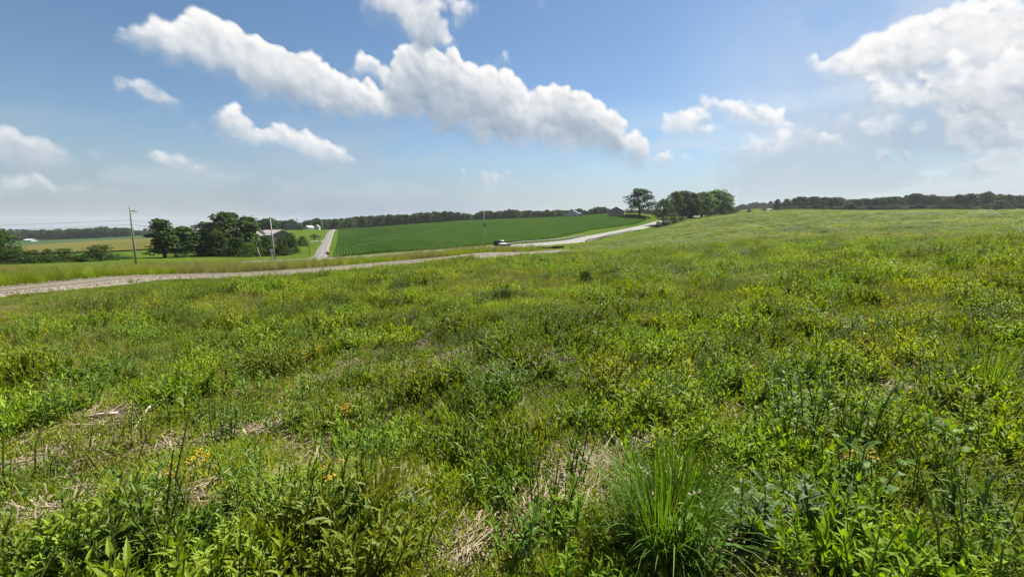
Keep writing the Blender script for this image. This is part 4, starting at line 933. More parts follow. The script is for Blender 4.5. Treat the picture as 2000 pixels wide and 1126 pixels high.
T('yard_bush', 504, 497, 130, 465, 28, 'shrub', cr_mid, 'mid green bush between the shed and the leaning pole', 'shrub', g, 1)
T('yard_bush', 521, 496, 133, 458, 34, 'round', cr_dark, 'tall dark bush left of the leaning pole', 'shrub', g, 0)
T('yard_bush', 553, 496, 134, 462, 36, 'round', cr_dark, 'dark bush in front of the grey barn wall', 'shrub', g, 2)
T('yard_bush', 569, 494, 145, 453, 20, 'tall', cr_mid, 'narrow upright bush at the right end of the barn', 'shrub', g, 2)
T('yard_bush', 577, 494, 140, 463, 20, 'shrub', cr_mid, 'rounded bush right of the narrow upright bush', 'shrub', g, 2, 1.0)
T('round_bush', 592, 481, 186, 460, 24, 'round', cr_mid, 'neat round bush on the lawn left of the side road', 'shrub', g, 1)
T('flat_top_tree', 615, 469, 215, 457, 21, 'flat', cr_dark, 'small flat topped tree on the lawn beside the side road', 'tree', None, 0)
T('yard_tree', 590, 452, 290, 441, 15, 'flat', cr_dark, 'low spreading tree in front of the far grey house', 'tree', None, 0, 1.0)
g = 'trees beside the bend of the highway'
T('lone_tree', 1249, 421.5, 280, 366, 56, 'open', cr_dark, 'big dark spreading tree standing apart beside the tan barn', 'tree', g, 0)
T('roadside_tree', 1295, 437, 242, 385, 34, 'open', cr_mid, 'thin loose crowned tree at the left end of the roadside row', 'tree', g, 1, .6)
T('roadside_tree', 1318, 425, 276, 371, 34, 'open', cr_lite, 'second tree of the roadside row, tall with feathery top', 'tree', g, 2, 1.7)
T('roadside_tree', 1334, 424.5, 282, 370, 36, 'oval', cr_grey, 'third tree of the roadside row with a thin leaning top', 'tree', g, 0, 2.2)
T('roadside_tree', 1351, 423, 288, 374, 40, 'oval', cr_mid, 'fourth tree of the roadside row, dense and mid green', 'tree', g, 0, .4)
T('roadside_tree', 1370, 421, 302, 373, 42, 'oval', cr_lite, 'fifth tree of the roadside row, round and greyish', 'tree', g, 1, 3.0)
T('roadside_tree', 1396, 419, 335, 367, 58, 'broad', cr_lite, 'largest bright green tree near the right end of the roadside row', 'tree', g, 1, 1.0)
T('roadside_tree', 1418, 416, 366, 376, 34, 'round', cr_mid, 'rightmost tree of the roadside row, rounded and low hanging', 'tree', g, 2, 1.9)
g = 'bushes under the roadside trees'
T('hedge_bush', 1285, 439, 230, 431, 13, 'shrub', cr_dark, 'small dark bush at the left end beside the highway', 'shrub', g, 0)
T('hedge_bush', 1300, 438, 233, 424, 24, 'shrub', cr_mid, 'rounded bush beside the highway, second from the left', 'shrub', g, 1, 1.0)
T('hedge_bush', 1316, 434.5, 240, 421, 24, 'shrub', cr_mid, 'rounded bush beside the highway, third from the left', 'shrub', g, 2, 2.0)
T('hedge_bush', 1330, 430.5, 250, 422, 18, 'shrub', cr_dark, 'rounded bush beside the highway, fourth and rightmost', 'shrub', g, 0, 3.0)
T('understorey_tree', 1346, 424, 282, 404, 16, 'cedar', cr_dark, 'dark cone shaped evergreen among the roadside trunks', 'tree', g, 0)
T('understorey_tree', 1386, 420, 325, 398, 26, 'shrub', cr_dark, 'dark undergrowth below the largest bright green tree', 'shrub', g, 1)
T('understorey_tree', 1412, 417, 352, 402, 22, 'shrub', cr_dark, 'dark undergrowth at the right end of the roadside row', 'shrub', g, 2)
g = 'single trees before the right wood'
T('field_bush', 1463, 414, 345, 408, 8, 'round', cr_mid, 'small round bush in the grass left of the white road bend', 'shrub', g, 0)
T('field_bush', 1492, 415, 345, 406, 12, 'shrub', cr_grey, 'grey bush in front of the far road bend', 'shrub', g, 1)
T('field_bush', 1505, 415, 350, 408, 9, 'shrub', cr_grey, 'grey bush just right of the far road bend', 'shrub', g, 2)
T('field_bush', 1512, 415, 352, 408, 7, 'shrub', cr_grey, 'last of the grey bushes by the far road bend', 'shrub', g, 0)
T('field_bush', 1528, 416, 340, 412, 7, 'shrub', cr_dark, 'tiny dark bush in the grass right of the road bend', 'shrub', g, 1)
T('field_tree', 1518, 409, 430, 388, 19, 'round', cr_dark, 'round dark tree at the left end of the right wood', 'tree', g, 1)
T('field_tree', 1536, 409, 440, 387, 17, 'oval', cr_dark, 'dark tree next right of the round tree at the wood end', 'tree', g, 0)
T('field_tree', 1552, 409, 450, 386, 12, 'open', cr_dark, 'thin dark tree with gaps beside the white house roof', 'tree', g, 0)
T('field_tree', 1592, 417.5, 330, 399, 12, 'oval', cr_dark, 'dark young tree left of the pair standing before the wood', 'tree', g, 2)
T('field_tree', 1604, 418, 325, 400, 14, 'round', cr_dark, 'dark young tree right of the pair standing before the wood', 'tree', g, 0)
T('field_tree', 1658, 416, 340, 396, 16, 'tall', cr_dark, 'narrow dark tree against the middle of the right wood', 'tree', g, 1)
T('field_tree', 1700, 416, 330, 401, 16, 'oval', cr_dark, 'low dark tree before the wood left of the green gap', 'tree', g, 1)
T('field_tree', 1768, 416, 300, 405, 16, 'shrub', cr_dark, 'low dark bush at the left side of the green gap', 'shrub', g, 2)
T('field_tree', 1952, 412, 330, 390, 22, 'open', cr_dark, 'dark leaning tree near the right end of the wood', 'tree', g, 1)

# ---------------------------------------------------------------- far woods: one object per wood, geometry nodes put the tree shapes
proto_col = bpy.data.collections.new('wood_tree_shapes')
def far_tree(kind, seed, mat):
    mb, V, F, hw = make_tree(kind, seed, 10.0, .45)
    me = grid_mesh('far_crown', V, F, mat, False); o = bpy.data.objects.new('far_tree_shape', me); proto_col.objects.link(o)
for kind, seed, mat in (('broad', 3, cr_dark), ('oval', 5, cr_dark), ('tall', 8, cr_grey), ('broad', 13, cr_mid), ('round', 21, cr_dark), ('oval', 34, cr_grey)): far_tree(kind, seed, mat)
def scatter_nodes():
    g_ = bpy.data.node_groups.new('scatter', 'GeometryNodeTree'); g_.interface.new_socket('Geometry', in_out='INPUT', socket_type='NodeSocketGeometry')
    s = g_.interface.new_socket('Shapes', in_out='INPUT', socket_type='NodeSocketCollection'); g_.interface.new_socket('Geometry', in_out='OUTPUT', socket_type='NodeSocketGeometry')
    gi = g_.nodes.new('NodeGroupInput'); go = g_.nodes.new('NodeGroupOutput'); ip = g_.nodes.new('GeometryNodeInstanceOnPoints'); ci = g_.nodes.new('GeometryNodeCollectionInfo')
    ci.inputs['Separate Children'].default_value = True; ci.inputs['Reset Children'].default_value = True
    g_.links.new(gi.outputs['Shapes'], ci.inputs['Collection']); g_.links.new(gi.outputs['Geometry'], ip.inputs['Points']); g_.links.new(ci.outputs[0], ip.inputs['Instance'])
    ip.inputs['Pick Instance'].default_value = True
    def na_(name, typ):
        n = g_.nodes.new('GeometryNodeInputNamedAttribute'); n.data_type = typ; n.inputs[0].default_value = name; return n.outputs[0]
    g_.links.new(na_('pick', 'INT'), ip.inputs['Instance Index']); g_.links.new(na_('turn', 'FLOAT_VECTOR'), ip.inputs['Rotation']); g_.links.new(na_('size', 'FLOAT_VECTOR'), ip.inputs['Scale'])
    g_.links.new(ip.outputs[0], go.inputs[0]); return g_, s.identifier
SCAT, SCAT_ID = scatter_nodes()
def scatter(name, label, col, co, pick, turn, size, tint=None):
    me = bpy.data.meshes.new(name); n = len(co); me.vertices.add(n); me.vertices.foreach_set('co', np.ascontiguousarray(co, np.float32).ravel())
    def at(nm, typ, v, key): a = me.attributes.new(nm, typ, 'POINT'); a.data.foreach_set(key, np.ascontiguousarray(v).ravel())
    at('pick', 'INT', pick.astype(np.int32), 'value'); at('turn', 'FLOAT_VECTOR', turn.astype(np.float32), 'vector'); at('size', 'FLOAT_VECTOR', size.astype(np.float32), 'vector')
    if tint is not None: at('tint', 'FLOAT_COLOR', np.concatenate([tint, np.ones((n, 1))], 1).astype(np.float32), 'color')
    me.update(); o = link(name, me); mo = o.modifiers.new('scatter', 'NODES'); mo.node_group = SCAT; mo[SCAT_ID] = col
    return tag(o, label, None, None, 'stuff')
def wood(name, label, line, depth, n, seed, hvar=.25):
    """line: photo x, distance, photo y of the tree tops"""
    rng = np.random.default_rng(seed); L = np.array(line, float); q = rng.uniform(L[0, 0], L[-1, 0], n)
    Y = np.interp(q, L[:, 0], L[:, 1]) + rng.random(n) ** 1.2 * depth; tp = np.interp(q, L[:, 0], L[:, 2]); a = np.array([px_dir(p, 430)[0] for p in q])
    x = a * Y; z = ground_z(x, Y, False); tz = np.array([top_z(t_, y_, p_) for t_, y_, p_ in zip(tp, np.interp(q, L[:, 0], L[:, 1]), q)])
    h = np.clip(tz - z + 1.6, 5, 40) * 1.06 * (1 - hvar * rng.random(n) ** 1.3) * (1 + .10 * (fnoise(q, np.zeros(n), 9.0, seed, 3) - .5) * 2)
    w = np.clip(h, 7, 16) * rng.uniform(.95, 1.5, n)
    scatter(name, label, proto_col, np.stack([x, Y, z - .3], 1), rng.integers(0, 6, n), np.stack([np.zeros(n), np.zeros(n), rng.uniform(0, 6.28, n)], 1), np.stack([w / 10, w / 10, h / 10], 1))
wood('left_wood', 'dark wood stretching behind the tan field on the left', [(-120, 700, 449), (0, 690, 448), (60, 690, 451), (130, 690, 449), (160, 690, 448), (204, 680, 444.5), (215, 680, 447), (245, 680, 446), (262, 700, 451), (300, 760, 453), (340, 800, 452)], 90, 460, 3, .35)
wood('valley_wood', 'dark wood behind the farm and the side road crest', [(505, 400, 432), (530, 400, 429), (545, 420, 435), (570, 420, 431), (585, 430, 437), (600, 440, 433), (620, 450, 429), (660, 470, 431), (690, 500, 427)], 60, 260, 4)
wood('ridge_wood', 'long dark wood along the crest behind the bean field', [(640, 480, 432), (690, 500, 427), (720, 520, 423), (760, 530, 421), (800, 530, 420), (850, 530, 415), (890, 530, 414.5), (905, 530, 417), (925, 540, 420), (945, 540, 414), (985, 540, 412.5), (1015, 540, 412.5), (1040, 540, 413), (1070, 540, 413), (1100, 540, 411), (1130, 540, 411), (1150, 540, 413), (1165, 540, 406.5), (1180, 540, 405), (1195, 540, 411), (1240, 540, 410), (1300, 560, 409), (1440, 600, 405)], 70, 900, 5, .22)
wood('hill_wood', 'hazy wood on the far hill right of the roadside trees', [(1425, 900, 405), (1440, 900, 401), (1465, 900, 397), (1490, 900, 394.5), (1502, 900, 394), (1515, 900, 397), (1540, 900, 399)], 200, 260, 6, .2)
wood('right_wood', 'dark wood along the skyline on the right', [(1545, 470, 389), (1560, 470, 386), (1583, 470, 384), (1595, 470, 386), (1625, 470, 388), (1655, 470, 390), (1690, 460, 389.5), (1705, 460, 387.5), (1745, 450, 386), (1785, 445, 379.5), (1800, 440, 381), (1840, 440, 384), (1870, 430, 382.5), (1900, 430, 382), (1924, 430, 377), (1940, 430, 382), (1980, 430, 384), (2010, 430, 384), (2140, 420, 382)], 80, 900, 7, .2)
wood('wood_edge', 'lower green scrub along the foot of the right wood', [(1533, 400, 405), (1560, 395, 404), (1600, 390, 407), (1640, 385, 408), (1700, 380, 407), (1780, 390, 405), (1850, 385, 402), (1930, 385, 401), (2080, 380, 400)], 40, 300, 8, .4)

# ---------------------------------------------------------------- meadow plants: shapes
G_lime = leaf_mat('meadow_grass', (.116, .180, .010), (.200, .250, .016), .42, (1.3, 1.15, .4), .6, .2)
G_moss = leaf_mat('sprig_green', (.100, .142, .012), (.182, .208, .024), .35, (1.2, 1.1, .5), .6, .25)
G_broad = leaf_mat('weed_leaf', (.102, .174, .008), (.196, .262, .014), .38, (1.35, 1.25, .4), .55, .22)
G_dark = leaf_mat('dark_weed_leaf', (.074, .134, .011), (.128, .190, .018), .32, (1.3, 1.25, .5), .6, .18)
G_grey = leaf_mat('grey_weed_leaf', (.065, .110, .040), (.120, .165, .070), .22, (1.0, 1.1, .6), .65, .2)
G_stem = leaf_mat('weed_stem', (.085, .125, .026), (.115, .125, .036), .15, (1, 1, 1), .6, .3)
G_dry = leaf_mat('dry_grass', (.135, .120, .038), (.215, .185, .070), .3, (1.1, 1.0, .8), .7, .2)
G_straw = leaf_mat('fallen_straw', (.15, .12, .08), (.30, .25, .175), .08, (1, 1, 1), .8, .2)
G_yel = leaf_mat('yellow_petals', (.45, .27, .012), (.55, .36, .02), .25, (1, 1, .6), .5, .3)
G_whi = leaf_mat('white_petals', (.65, .65, .60), (.75, .75, .70), .3, (1, 1, 1), .5, .3)
rp = random.Random(42)
def blade(mb, base, az, L, w, lean, curl, m=0, seg=3):
    """grass blade bending over as it rises"""
    d = Vector((math.sin(az), math.cos(az), 0)); s = Vector((d.y, -d.x, 0)); p = Vector(base); an = lean; vs_ = []
    for k in range(seg):
        ww = w * (1 - k / seg) ** .7 * .5; vs_ += [tuple(p - s * ww), tuple(p + s * ww)]
        p = p + (d * math.sin(an) + Vector((0, 0, math.cos(an)))) * (L / seg); an += curl / seg
    vs_.append(tuple(p)); n = seg * 2
    mb.add(vs_, [(2 * k, 2 * k + 1, 2 * k + 3, 2 * k + 2) for k in range(seg - 1)] + [(n - 2, n - 1, n)], m)
def leaf(mb, base, az, pitch, L, w, m=0, fold=.22, droop=.6, lobed=False):
    """pointed leaf folded along its midrib and drooping to the tip; pitch = angle above the horizontal at the base"""
    d = Vector((math.sin(az), math.cos(az), 0)); s = Vector((d.y, -d.x, 0)); p = Vector(base); an = pitch; mid = []; nrm = []
    st = [0, .3, .62, 1.0]
    for k in range(4):
        mid.append(p.copy()); t = d * math.cos(an) + Vector((0, 0, math.sin(an))); nrm.append(s.cross(t))
        if k < 3: p = p + t * L * (st[k + 1] - st[k]); an -= droop / 3
    ws = (0.12, 1.0, .72 if not lobed else .95, 0)
    vs_ = [tuple(mid[0])]
    for k in (1, 2):
        up = nrm[k] * w * fold * ws[k]; vs_ += [tuple(mid[k] - s * w * .5 * ws[k] + up), tuple(mid[k]), tuple(mid[k] + s * w * .5 * ws[k] + up)]
    vs_.append(tuple(mid[3]))
    mb.add(vs_, [(0, 2, 1), (0, 3, 2), (1, 2, 5, 4), (2, 3, 6, 5), (4, 5, 7), (5, 6, 7)], m)
def P_grass(n, L, spread, w, lean=.5):
    mb = MB()
    for _ in range(n):
        a = rp.uniform(0, 6.28); r = spread * math.sqrt(rp.random()); b = a + rp.uniform(-.9, .9)
        blade(mb, (math.sin(a) * r, math.cos(a) * r, -.02), b, L * rp.uniform(.5, 1.15), w * rp.uniform(.7, 1.2), lean * rp.uniform(.1, .8), rp.uniform(.2, 1.3))
    return mb
def lf(mb, p, az, pitch, L, w, m=0):                          # small flat leaf
    d = Vector((math.sin(az) * math.cos(pitch), math.cos(az) * math.cos(pitch), math.sin(pitch))); s = Vector((math.cos(az), -math.sin(az), 0)); p = Vector(p)
    mb.add([tuple(p), tuple(p + d * L * .28 - s * w * .42), tuple(p + d * L * .62 - s * w * .45), tuple(p + d * L), tuple(p + d * L * .62 + s * w * .45), tuple(p + d * L * .28 + s * w * .42)], [(0, 1, 2, 3), (0, 3, 4, 5)], m)
def P_sprig(n, H, spread, L=.020, w=.0055, k_=7, up=.9):      # mat of short upright sprigs with tiny leaves
    mb = MB()
    for _ in range(n):
        a = rp.uniform(0, 6.28); r = spread * math.sqrt(rp.random()); x, y = math.sin(a) * r, math.cos(a) * r; h = H * rp.uniform(.45, 1.2); lx, ly = rp.uniform(-.35, .35) * h, rp.uniform(-.35, .35) * h
        for k in range(k_):
            f = (k + .8) / k_; lf(mb, (x + lx * f, y + ly * f, h * f - .012), k * 2.4 + a, rp.uniform(up - .5, up + .5), L * rp.uniform(.7, 1.3), w * rp.uniform(.7, 1.2))
    return mb
def P_weed(stems, H, leaves, L, w, spread, pitch=.5, droop=.8, top=1.0, mstem=1):
    mb = MB()
    for _ in range(stems):
        a = rp.uniform(0, 6.28); r = spread * math.sqrt(rp.random()); x, y = math.sin(a) * r, math.cos(a) * r; h = H * rp.uniform(.6, 1.1); lx, ly = rp.uniform(-.22, .22) * h + x * .6, rp.uniform(-.22, .22) * h + y * .6
        mb.tube([(x, y, -.02), (x + lx * .4, y + ly * .4, h * .5), (x + lx, y + ly, h)], [.0035, .003, .0015], 4, mstem, cap=False)
        for k in range(leaves):
            f = .12 + .88 * (k + rp.random() * .5) / leaves; q = f * f * .5 + f * .5
            leaf(mb, (x + lx * q, y + ly * q, h * f), k * 2.4 + a + rp.uniform(-.3, .3), pitch + f * .5 * top + rp.uniform(-.3, .3), L * (1.1 - .55 * f) * rp.uniform(.75, 1.2), w * (1.1 - .5 * f), 0, .2, droop * rp.uniform(.6, 1.3))
    return mb
def P_rosette(n, L, w, pitch=.45):
    mb = MB()
    for k in range(n):
        leaf(mb, (rp.uniform(-.02, .02), rp.uniform(-.02, .02), .0), k * 2.4 + rp.uniform(-.4, .4), pitch + rp.uniform(-.2, .75), L * rp.uniform(.6, 1.1), w * rp.uniform(.8, 1.15), 0, .25, rp.uniform(.5, 1.3), True)
    return mb
def P_straw(n, L, spread):
    mb = MB()
    for _ in range(n):
        a = rp.uniform(0, 6.28); r = spread * math.sqrt(rp.random()); x, y, z = math.sin(a) * r, math.cos(a) * r, rp.uniform(.004, .035)
        b = rp.gauss(.9, .6); l = L * rp.uniform(.4, 1.2) * .5; dz = rp.uniform(-.02, .02)
        p0, p1 = (x - math.sin(b) * l, y - math.cos(b) * l, z - dz), (x + math.sin(b) * l, y + math.cos(b) * l, z + dz)
        mb.tube([p0, p1], .0026 * rp.uniform(.6, 1.4), 3, 0, cap=False)
    return mb
def P_flower(n, H, col):
    mb = MB()
    for _ in range(n):
        a = rp.uniform(0, 6.28); r = .05 * rp.random(); x, y = math.sin(a) * r, math.cos(a) * r; h = H * rp.uniform(.75, 1.1); lx, ly = rp.uniform(-.15, .15) * h, rp.uniform(-.15, .15) * h
        mb.tube([(x, y, 0), (x + lx, y + ly, h)], .0022, 4, 1, cap=False)
        for k in range(4): leaf(mb, (x + lx * k / 5, y + ly * k / 5, h * k / 5), k * 2.4, .6, .05, .008, 2)
        for k in range(7):
            b = k * .9; c = (x + lx + math.sin(b) * .016, y + ly + math.cos(b) * .016, h + rp.uniform(-.01, .012))
            for j in range(3): lf(mb, c, b + j * 2.1, .35, .008, .006, 0)
    return mb
def shapes(name, items):
    col = bpy.data.collections.new(name)
    for i, (mb, mats) in enumerate(items):
        o = bpy.data.objects.new('%s_%02d' % (name, i), mb.mesh(name, mats)); col.objects.link(o)
    return col
S_grass = shapes('a_grass', [(P_grass(46, .19, .10, .0045), G_lime), (P_grass(60, .15, .14, .004, .8), G_lime), (P_grass(30, .22, .09, .009, .6), G_lime), (P_grass(60, .11, .15, .004, 1.0), G_lime)])
S_sprig = shapes('b_sprig', [(P_sprig(46, .075, .15), G_moss), (P_sprig(54, .055, .17, .016, .005), G_moss), (P_sprig(34, .11, .13, .026, .007, 7, 1.15), G_moss), (P_sprig(26, .12, .12, .030, .0065, 7, 1.2), G_broad)])
S_broad = shapes('c_broad', [(P_weed(7, .21, 12, .075, .018, .11), [G_broad, G_stem]), (P_weed(5, .28, 15, .080, .018, .10, .6, .7), [G_broad, G_stem]), (P_weed(10, .14, 9, .06, .019, .15, .8, .4), [G_broad, G_stem]), (P_weed(9, .18, 9, .068, .026, .14, 1.0, .3), [G_broad, G_stem])])
S_dark = shapes('d_dark', [(P_weed(6, .20, 18, .040, .007, .10, .3, .7), [G_dark, G_stem]), (P_weed(7, .26, 22, .036, .0065, .12, .4, .6), [G_dark, G_stem]), (P_weed(6, .16, 10, .065, .017, .10, .4, .9), [G_dark, G_stem])])
S_grey = shapes('e_grey', [(P_rosette(11, .12, .026), G_grey), (P_rosette(9, .15, .036, .3), G_grey), (P_weed(3, .22, 12, .08, .017, .06, .5, .9), [G_grey, G_stem])])
S_dry = shapes('f_dry', [(P_grass(50, .30, .10, .004, .8), G_dry), (P_grass(44, .22, .14, .004, 1.1), G_dry)])
S_straw = shapes('g_straw', [(P_straw(60, .22, .20), G_straw), (P_straw(46, .30, .22), G_straw), (P_straw(70, .14, .17), G_straw)])
S_flow = shapes('h_flower', [(P_flower(5, .26, 0), [G_yel, G_stem, G_broad]), (P_flower(3, .22, 0), [G_yel, G_stem, G_broad])])
S_white = shapes('i_white', [(P_flower(1, .26, 0), [G_whi, G_stem, G_broad])])
S_tall = shapes('j_tall', [(P_grass(60, .85, .22, .007, .35), G_dry), (P_grass(60, .75, .26, .008, .4), G_lime), (P_grass(46, .95, .18, .006, .3), G_dry)])
# wider, simpler clumps for the distance
def P_clump(n, Hc, W_, L, w):
    mb = MB()
    for _ in range(n):
        a = rp.uniform(0, 6.28); q = math.sqrt(rp.random()); r = W_ * q; z = Hc * (1 - q * q * .7) * rp.uniform(.25, 1.0)
        leaf(mb, (math.sin(a) * r, math.cos(a) * r, z), rp.uniform(0, 6.28), rp.uniform(-.1, 1.2), L * rp.uniform(.6, 1.3), w, 0, .2, .6)
    return mb
S_far = shapes('k_far', [(P_clump(130, .22, .30, .075, .020), G_broad), (P_clump(130, .13, .36, .06, .018), G_moss), (P_grass(80, .24, .30, .008, .8), G_lime), (P_clump(110, .28, .26, .07, .017), G_dark), (P_grass(70, .24, .32, .007, .9), G_dry), (P_clump(130, .18, .34, .075, .022), G_lime)])

# ---------------------------------------------------------------- meadow plants: where they grow
rng = np.random.default_rng(2024)
hseg = near_path
def field_points(n, r0, r1, p, a0=-59, a1=59):
    """points over the meadow with density falling as r^-p"""
    a = np.radians(rng.uniform(a0, a1, n)); u = rng.random(n); e = 2 - p
    r = (r0 ** e + u * (r1 ** e - r0 ** e)) ** (1 / e); return np.sin(a) * r, np.cos(a) * r, r
def keep_meadow(x, y, r, margin=.35):
    d, i = near_path(x, y, TRACK[::2]); s = side_of(x, y, TRACK[::2], i); tw = wide[::2][np.clip(i, 0, len(wide[::2]) - 1)]
    edge = fnoise(x, y, 1.1, 77, 2) * .7
    ok = (s < 0) & (d > tw * 1.25 + margin - edge)
    far = y > 70
    if far.any():
        dh, ih = near_path(x, y, HWY[::3]); sh = side_of(x, y, HWY[::3], ih); ok &= ~((y > 70) & ((sh > 0) | (dh < 9)))
    return ok
def put(name, label, col, ncol, x, y, smin, smax, tint_a, tint_b, patch=None, tilt=.18, zoff=0.0, grow=None, hscale=1.0, picks=None):
    n = len(x); z = ground_z(x, y) + zoff; s = rng.uniform(smin, smax, n)
    if grow is not None: s = s * grow
    f = (fnoise(x, y, 1.7, 91, 2) if patch is None else patch)[:, None]; f = np.clip((f - .3) / .4, 0, 1) * .75 + rng.random((n, 1)) * .25
    tint = np.array(tint_a) * (1 - f) + np.array(tint_b) * f
    turn = np.stack([rng.normal(0, tilt, n), rng.normal(0, tilt, n), rng.uniform(0, 6.28, n)], 1)
    scatter(name, label, col, np.stack([x, y, z], 1), rng.integers(0, ncol, n) if picks is None else picks, turn, np.stack([s, s, s * hscale * rng.uniform(.85, 1.15, n)], 1), tint)
def choose(N, r0, r1, p, prob, a0=-59, a1=59, margin=.35):
    x, y, r = field_points(N, r0, r1, p, a0, a1); m = keep_meadow(x, y, r, margin); x, y, r = x[m], y[m], r[m]
    k = rng.random(len(x)) < prob(x, y, r); return x[k], y[k], r[k]
def sm(v, a, b): return np.clip((v - a) / (b - a), 0, 1)
bare_ = bareness
right_ = lambda x, y: sm(np.arctan2(x, y), -.25, .55)
n1_ = lambda x, y: fnoise(x, y, 2.6, 101, 3); n2_ = lambda x, y: fnoise(x, y, 1.5, 131, 3); n3_ = lambda x, y: fnoise(x, y, 3.4, 151, 3); n4_ = lambda x, y: fnoise(x, y, .8, 171, 2)
def low_near_track(x, y):
    d, i = near_path(x, y, TRACK[::3]); return np.clip(.30 + (d - 2.5) / 7.0, .30, 1.0)
# ground layer: short mats, thin grass, straw
x, y, r = choose(30000, .9, 40, 1.35, lambda x, y, r: (1 - .95 * bare_(x, y)) * np.clip(.25 + .9 * sm(n1_(x, y), .36, .58), 0, 1))
put('meadow_sprigs', 'mat of short yellow green sprigs covering the meadow', S_sprig, 4, x, y, .6, 1.05, (.60, .72, .7), (1.45, 1.35, .95), None, .15, -.01, (1 + r / 22) * low_near_track(x, y))
x, y, r = choose(9000, .9, 40, 1.3, lambda x, y, r: (1 - .9 * bare_(x, y)) * (.25 + .5 * sm(n4_(x, y), .4, .6)))
put('meadow_grass', 'fine short green grass growing through the mats of the meadow', S_grass, 4, x, y, .45, .85, (.75, .85, .8), (1.35, 1.25, .9), None, .15, -.01, (1 + r / 30) * low_near_track(x, y), 1.0, rng.choice([0, 1, 3, 3], len(x)))
x, y, r = choose(17000, 1.0, 60, 1.2, lambda x, y, r: np.clip(.05 + 1.2 * dryness(x, y) + .12 * sm(n2_(x, y), .5, .6) * (1 - right_(x, y)), 0, 1))
put('dry_grass', 'tan dry grass tufts mixed into the meadow', S_dry, 2, x, y, .5, 1.0, (.8, .85, .8), (1.15, 1.1, 1.0), None, .25, -.01, (1 + r / 30) * low_near_track(x, y))
x, y, r = choose(15000, .9, 16, 1.1, lambda x, y, r: np.clip(1.3 * bare_(x, y) + .10, 0, 1))
put('straw_litter', 'pale fallen straw lying on the bare patches', S_straw, 3, x, y, .7, 1.3, (.8, .8, .8), (1.15, 1.1, 1.05), None, .06, 0.0)
# clumps: each a small colony of one kind, tallest in its middle
cx, cy, cr = field_points(5200, 1.15, 48, .95); m = keep_meadow(cx, cy, cr, .6); m &= rng.random(len(cx)) < (1 - .97 * bareness(cx, cy, 1.7)); cx, cy, cr = cx[m], cy[m], cr[m]
kinds_ = {'broad': [], 'dark': [], 'grass': [], 'grey': []}
rt_ = right_(cx, cy); dens = fnoise(cx, cy, 3.0, 601, 2)
for k in range(len(cx)):
    if rng.random() > (.45 + 1.2 * (dens[k] - .3)) * min(1.0, .55 + cr[k] / 14): continue
    u = rng.random(); w_r = rt_[k]
    kd = 'broad' if u < .34 + .26 * w_r else ('grass' if u < .58 + .22 * w_r else ('dark' if u < .86 + .08 * w_r else 'grey'))
    Rc = rng.uniform(.10, .34) * (1 + cr[k] / 22) * (1.3 if kd == 'broad' else 1.0); n = int(rng.uniform(5, 15) * (Rc / .22) ** .9 * (1.2 if kd == 'grass' else 1)); n = int(np.clip(n, 3, 34)); hk = rng.uniform(.65, 1.5) * (1 + cr[k] / 60)
    br = rng.uniform(.60, 1.45); hue = rng.normal(.02, .10)
    for _ in range(n):
        t_ = math.sqrt(rng.random()); a = rng.uniform(0, 6.28); kinds_[kd].append((cx[k] + math.sin(a) * t_ * Rc, cy[k] + math.cos(a) * t_ * Rc, hk * (1.12 - .55 * t_ * t_), br * (1 + hue), br, br * (.9 - hue)))
for kd, (nm, lab, col, nc, sc_) in {'broad': ('leafy_weeds', 'bright leafy weeds growing in clumps across the meadow', S_broad, 4, 1.0), 'dark': ('dark_weeds', 'darker feathery weeds growing in clumps across the meadow', S_dark, 3, 1.0),
                                    'grass': ('lush_grass', 'lush blades of green grass growing in clumps across the meadow', S_grass, 4, .95), 'grey': ('grey_weeds', 'grey green broad leaved weeds low in the meadow', S_grey, 3, .8)}.items():
    q = np.array(kinds_[kd]); x, y = q[:, 0], q[:, 1]; m = keep_meadow(x, y, np.hypot(x, y), .4); q = q[m]; x, y = q[:, 0], q[:, 1]; n = len(x); s = q[:, 2] * sc_ * rng.uniform(.8, 1.15, n) * low_near_track(x, y)
    scatter(nm, lab, col, np.stack([x, y, ground_z(x, y) - .015], 1), rng.integers(0, nc, n), np.stack([rng.normal(0, .12, n), rng.normal(0, .12, n), rng.uniform(0, 6.28, n)], 1), np.stack([s, s, s], 1), q[:, 3:6] * rng.uniform(.88, 1.12, (n, 1)))
# distance: bigger clumps
x, y, r = choose(105000, 13, 260, 1.30, lambda x, y, r: sm(r, 11, 26) * (.6 + .5 * n4_(x, y)))
v = fnoise(x, y, 5.0, 301, 3) + .25 * (rng.random(len(x)) - .5); dr = dryness(x, y) + .25 * (rng.random(len(x)) - .5)
pk = np.select([dr > .64, v < .46, v < .49, v < .57, v < .62], [4, 3, 1, 0, 2], 5); pk = np.where(rng.random(len(x)) < .12, rng.integers(0, 6, len(x)), pk)
put('meadow_clumps', 'clumps of weeds and grass over the farther meadow', S_far, 6, x, y, .5, 1.15, (.50, .60, .46), (1.12, 1.06, .64), fnoise(x, y, 4.0, 311, 3) * .6 + fnoise(x, y, 16.0, 313, 2) * .4, .12, -.03, np.clip(.85 + r / 60, 1, 2.3) * (.55 + .9 * sm(fnoise(x, y, 2.2, 331, 3), .35, .7)) * low_near_track(x, y), np.clip(1.1 - r / 200, .6, 1), pk)
